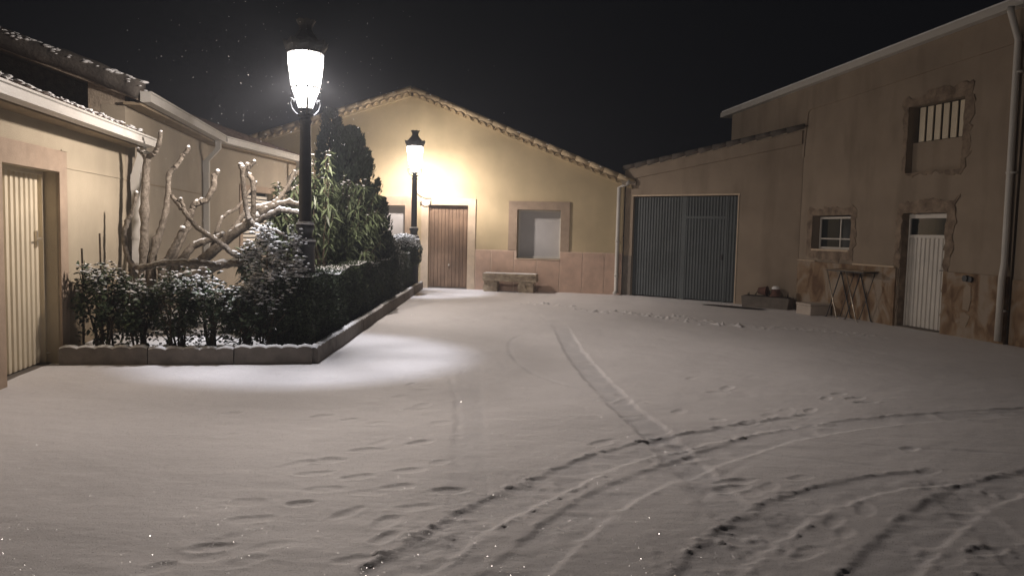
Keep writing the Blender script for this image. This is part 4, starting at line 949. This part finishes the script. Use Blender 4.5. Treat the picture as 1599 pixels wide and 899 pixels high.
# ------------------------------------------------------------------ pruned tree
def pruned_tree():
    base = Vector((-4.62, 10.0, .1)); r = thing('pruned_tree', 'bare pruned tree with thick snow lined branches in the garden bed', 'tree', base)
    B = []   # (pixel x, pixel y, depth, radius) down each limb
    B.append([(232, 480, 10.0, .11), (224, 440, 10.0, .075), (225, 390, 10.05, .066), (226, 330, 10.1, .060), (228, 262, 10.15, .055), (229, 243, 10.15, .062)])
    B.append([(229, 246, 10.15, .045), (240, 240, 10.1, .038), (248, 226, 10.05, .034), (251, 207, 10.0, .032)])
    B.append([(229, 246, 10.15, .035), (222, 240, 10.2, .026), (215, 233, 10.2, .024)])
    B.append([(240, 470, 10.0, .09), (236, 420, 10.0, .06), (245, 375, 10.1, .055), (258, 335, 10.15, .048), (263, 300, 10.2, .040), (263, 272, 10.2, .042), (275, 260, 10.2, .036), (287, 242, 10.2, .032), (294, 231, 10.2, .034)])
    B.append([(344, 415, 9.75, .036), (320, 412, 9.7, .042), (290, 410, 9.65, .044), (255, 411, 9.6, .042), (222, 419, 9.6, .044), (207, 414, 9.6, .042), (198, 395, 9.6, .040), (193, 368, 9.6, .038), (199, 346, 9.6, .036), (208, 328, 9.6, .030), (213, 302, 9.6, .028)])
    B.append([(207, 416, 9.6, .034), (213, 440, 9.7, .036), (225, 470, 9.9, .04)])
    B.append([(250, 475, 10.0, .10), (275, 440, 9.95, .085), (310, 428, 9.9, .078), (345, 414, 9.85, .066), (372, 410, 9.8, .056), (388, 404, 9.8, .052)])
    B.append([(388, 404, 9.8, .042), (386, 392, 9.8, .036), (389, 383, 9.8, .030)])
    B.append([(388, 406, 9.8, .046), (398, 394, 9.8, .042), (412, 388, 9.8, .036), (428, 376, 9.8, .032)])
    B.append([(255, 460, 10.05, .10), (290, 425, 10.1, .078), (330, 395, 10.1, .072), (362, 368, 10.1, .070), (392, 346, 10.1, .068), (402, 340, 10.1, .06)])
    B.append([(396, 346, 10.1, .052), (412, 330, 10.1, .048), (434, 320, 10.15, .046), (452, 316, 10.2, .042), (472, 322, 10.3, .036)])
    B.append([(398, 350, 10.05, .044), (416, 338, 10.0, .042), (436, 328, 10.0, .040), (460, 331, 10.05, .036), (484, 333, 10.1, .03)])
    B.append([(445, 366, 9.6, .024), (420, 358, 9.6, .030), (400, 354, 9.62, .036), (389, 342, 9.65, .040), (383, 318, 9.7, .038), (380, 290, 9.7, .037), (379, 262, 9.7, .042)])
    B.append([(380, 272, 9.7, .034), (376, 258, 9.7, .036)]); B.append([(381, 276, 9.7, .03), (388, 264, 9.7, .028), (397, 253, 9.7, .028)]); B.append([(381, 270, 9.7, .028), (386, 257, 9.72, .030)])
    B.append([(394, 345, 10.0, .040), (396, 320, 10.0, .038), (396, 296, 10.0, .036), (394, 280, 10.0, .038), (388, 273, 10.0, .036)])
    B.append([(267, 305, 9.5, .026), (280, 320, 9.5, .034), (292, 336, 9.5, .034), (308, 355, 9.55, .036), (332, 372, 9.6, .040), (350, 384, 9.65, .040), (366, 398, 9.7, .042), (384, 404, 9.8, .044)])
    B.append([(290, 333, 9.5, .028), (286, 322, 9.5, .026), (282, 311, 9.5, .026)])
    B.append([(248, 465, 10.2, .09), (262, 420, 10.3, .065), (278, 385, 10.4, .060), (292, 355, 10.5, .056), (298, 330, 10.5, .05), (306, 318, 10.5, .052), (322, 312, 10.5, .046), (333, 295, 10.5, .044), (336, 275, 10.5, .046), (340, 269, 10.5, .04)])
    B.append([(262, 440, 10.2, .08), (285, 405, 10.3, .06), (300, 385, 10.4, .056), (318, 378, 10.4, .05), (335, 372, 10.4, .042), (348, 366, 10.4, .038)])
    B.append([(258, 450, 9.9, .07), (252, 420, 9.9, .055), (268, 395, 9.9, .052), (278, 375, 9.9, .046), (285, 358, 9.9, .042)])
    B.append([(280, 440, 10.3, .07), (320, 400, 10.5, .055), (350, 375, 10.6, .05), (380, 335, 10.8, .046), (400, 325, 10.9, .044), (425, 318, 11.0, .040), (440, 305, 11.1, .036), (452, 285, 11.2, .032), (460, 268, 11.3, .026)])
    B.append([(330, 392, 10.4, .045), (345, 345, 10.7, .032), (348, 338, 10.8, .03), (370, 325, 10.9, .026), (400, 285, 11.1, .022)])
    bk = MB(); sn = MB(); rng = random.Random(4); lumps = []
    for br in B:
        pts = [at(x, y, Y) - base for x, y, Y, _ in br]; rad = [q[3] * .84 for q in br]; nub = [rng.random() < .5 for _ in br]
        # subdivide with a little wander
        P = []; Rr = []
        for i in range(len(pts) - 1):
            p0 = pts[max(i - 1, 0)]; p1 = pts[i]; p2 = pts[i + 1]; p3 = pts[min(i + 2, len(pts) - 1)]
            for s in range(6):
                t = s / 6; v = .5 * ((2 * p1) + (p2 - p0) * t + (2 * p0 - 5 * p1 + 4 * p2 - p3) * t * t + (-p0 + 3 * p1 - 3 * p2 + p3) * t ** 3); v = v.lerp(p1.lerp(p2, t), .55)
                P.append(v + Vector((rng.gauss(0, .005), rng.gauss(0, .005), rng.gauss(0, .005)))); Rr.append((rad[i] * (1 - t) + rad[i + 1] * t) * rng.uniform(.90, 1.10) * (1.22 if (s == 0 and i and nub[i]) else 1))
        P.append(pts[-1]); Rr.append(rad[-1] * 1.18); bk.tube(P, Rr, 10)
        run = []
        for i in range(len(P) - 1):
            d = (P[i + 1] - P[i]).normalized()
            if abs(d.z) < .80 and Rr[i] > .02 and P[i].z > .05: run.append((P[i] + Vector((0, 0, Rr[i] * (.72 if abs(d.z) < .5 else .6))), Rr[i] * (.66 if abs(d.z) < .55 else .5) * rng.uniform(.75, 1.1)))
            else:
                if len(run) > 2: sn.tube([a for a, _ in run], [0.004] + [b_ for _, b_ in run[1:-1]] + [.004], 8)
                run = []
        if len(run) > 2: sn.tube([a for a, _ in run], [.004] + [b_ for _, b_ in run[1:-1]] + [.004], 8)
        lumps.append((P[-1] + Vector((0, 0, Rr[-1] * .45)), Rr[-1] * .95))
    o_ = bk.build('trunk_and_branches', M['bark'], r, smooth=True); md = o_.modifiers.new('e', 'EDGE_SPLIT'); md.split_angle = R_(60)
    sn.build('snow_cap', M['snowcap'], r, smooth=True)['kind'] = 'stuff'
    snow_lumps('snow_cap', [tuple(a) for a, _ in lumps], np.array([b_ for _, b_ in lumps]), M['snowcap'], r, .8, np.random.default_rng(2))
pruned_tree()

# ------------------------------------------------------------------ stone bench
bn = thing('stone_bench', 'rough stone slab bench on two blocks against the yellow house', 'bench', (-.05, 19.72, 0), CDEG)
def rough_block(x0, x1, y0, y1, z0, z1, seed, j=.012, k=6):
    bm = bmesh.new(); bmesh.ops.create_cube(bm, size=1); bmesh.ops.subdivide_edges(bm, edges=bm.edges[:], cuts=k, use_grid_fill=True); rr = random.Random(seed)
    for v in bm.verts:
        c0 = v.co.copy()
        v.co = Vector((x0 + (c0.x + .5) * (x1 - x0), y0 + (c0.y + .5) * (y1 - y0), z0 + (c0.z + .5) * (z1 - z0)))
        if z0 > -.02 or c0.z > -.4: v.co += Vector((rr.gauss(0, j), rr.gauss(0, j), rr.gauss(0, j * .6)))
    return bm
def bm_obj(bm, name, m, parent, smooth=False):
    me = bpy.data.meshes.new(name); bm.to_mesh(me); bm.free(); me.materials.append(m); o = bpy.data.objects.new(name, me); COL.objects.link(o); o.parent = parent
    md = o.modifiers.new('b', 'BEVEL'); md.width = .012; md.segments = 2; md.limit_method = 'ANGLE'; md.angle_limit = R_(50); return o
bm_obj(rough_block(-.69, .69, -.20, .24, .27, .47, 1, .008), 'seat', M['bench_stone'], bn)
bm_obj(rough_block(-.66, -.32, -.16, .2, -.02, .268, 2, .012, 4), 'support_block', M['bench_stone'], bn)
bm_obj(rough_block(.24, .62, -.18, .2, -.02, .268, 3, .012, 4), 'support_block', M['bench_stone'], bn)
sn = MB(); 
sn.box(-.67, .67, -.185, .225, .472, .484); sn.build('snow_cap', M['snowcap'], bn, bevel=.006)

# ------------------------------------------------------------------ troughs, table, painted shade patch
tr = thing('planter_trough', 'long pale stone trough with broken pots and dead stalks by the shed wall', 'planter', (5.14, 17.10, 0), SDEG)
b = MB(); b.prism([(0, -.02), (1.02, -.02), (1.05, .25), (-.03, .25)], 0, .32)
tb = b.build('trough', M['concrete'], tr, bevel=.01)
b = MB(); b.box(.03, .99, .03, .29, .2495, .262); b.build('soil', M['soil'], tr)
b = MB(); rr = random.Random(2)
for k in range(16):
    x = rr.uniform(.06, .96); y = rr.uniform(.06, .26)
    b.tube([(x, y, .25), (x + rr.gauss(0, .03), y, .25 + rr.uniform(.05, .16))], [.02, .004], 5)
b.build('dead_stalk', M['stem'], tr)['kind'] = 'stuff'
pt = thing('flower_pot', 'overturned flower pot with a lump of snow on the stone trough', 'flower pot', (5.78, 16.80, .262), SDEG)
b = MB(); b.lathe([(.06, .0), (.13, .0), (.135, .03), (.115, .04), (.085, .17), (.0, .175)], 16, (.0, 0), cap=False); b.build('pot', M['terracotta'], pt, smooth=True)
b = MB(); b.lathe([(.088, .165), (.09, .19), (.06, .225), (.001, .235)], 12, (0, 0), cap=False); b.build('snow_cap', M['snowcap'], pt, smooth=True)
pt = thing('flower_pot', 'dark flower pot lying on its side between the trough and the building corner', 'flower pot', (5.60, 16.92, .37), SDEG)
b = MB(); b.tube([(-.16, 0, 0), (.02, 0, .0), (.03, 0, 0)], [.07, .105, .115], 16); b.build('pot', M['terracotta'], pt, smooth=False)
bx = thing('foam_box', 'low pale rectangular box against the stone cladding, left of the folding table', 'box', (5.90, 15.87, 0), FDEG)
b = MB(); b.box(0, .47, 0, .48, 0, .19); b.build('body', M['crate_grey'], bx, bevel=.012)
b = MB(); b.box(-.012, .482, -.012, .492, .192, .235); b.build('lid', M['crate_grey'], bx, bevel=.01)
tg = mat('table_top', (.34, .26, .18), .8, .2, 4, .1, 30)
ft = thing('folding_table', 'small folding table with crossed metal legs against the stone cladding', 'table', (6.335, 15.33, 0), FDEG)
# table local frame: x along the wall, y towards the wall
b = MB(); b.box(-.05, 1.10, -.12, .26, .950, .964); b.build('table_top', tg, ft, bevel=.004)
b = MB(); b.box(-.0, 1.07, -.09, .23, .925, .944); b.build('apron', M['iron'], ft)
for y, m1, m2 in ((-.10, M['steel'], M['iron']), (.22, M['iron'], M['iron'])):
    for q in (0, .56):
        b = MB(); b.tube([(.04 + q, y, .93), (.40 + q, y, .02), (.44 + q, y, .012)], .011, 8); b.build('leg', m1, ft, smooth=True)
        b = MB(); b.tube([(.42 + q, y + .03, .93), (.06 + q, y + .03, .02), (.02 + q, y + .03, .012)], .010, 8); b.build('leg', m2, ft, smooth=True)
# dark soil-coloured sheet painting the shade on the ground before the trough
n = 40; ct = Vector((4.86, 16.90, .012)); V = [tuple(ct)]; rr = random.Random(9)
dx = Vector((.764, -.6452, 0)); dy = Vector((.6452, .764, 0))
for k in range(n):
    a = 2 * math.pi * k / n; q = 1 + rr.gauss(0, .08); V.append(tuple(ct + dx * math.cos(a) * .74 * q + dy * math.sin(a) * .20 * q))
b = MB(); b.add(V, [(0, 1 + k, 1 + (k + 1) % n) for k in range(n)]); tag(b.build('ground_shade', M['soil'], fix=False), kind='structure')

# ------------------------------------------------------------------ falling snow round the near lamp
rng = np.random.default_rng(77); n = 260
P = np.stack([rng.normal(-2.5, .9, n), rng.normal(9.0, .8, n), rng.uniform(1.9, 4.2, n)], 1)
o = snow_lumps('falling_snow', P, rng.uniform(.0025, .0045, n), M['snowcap'], None, .9, rng); tag(o, 'fine snowflakes drifting in the light round the near street lamp', 'snow', kind='stuff')

# ------------------------------------------------------------------ haze volume added for the glare halo round the lamps
hm = bpy.data.materials.new('glare_haze'); hm.use_nodes = True; n = hm.node_tree; n.nodes.clear()
ho = n.nodes.new('ShaderNodeOutputMaterial'); hv = n.nodes.new('ShaderNodeVolumePrincipled'); hv.inputs['Density'].default_value = .0048; hv.inputs['Color'].default_value = (.82, .88, 1, 1); hv.inputs['Anisotropy'].default_value = .2
n.links.new(hv.outputs[0], ho.inputs['Volume'])
b = MB(); b.box(-30, 30, -12, 45, -1, 9); hz = b.build('haze', hm, fix=True); tag(hz, 'thin added haze standing in for lens glare round the street lamps', 'haze', kind='stuff')
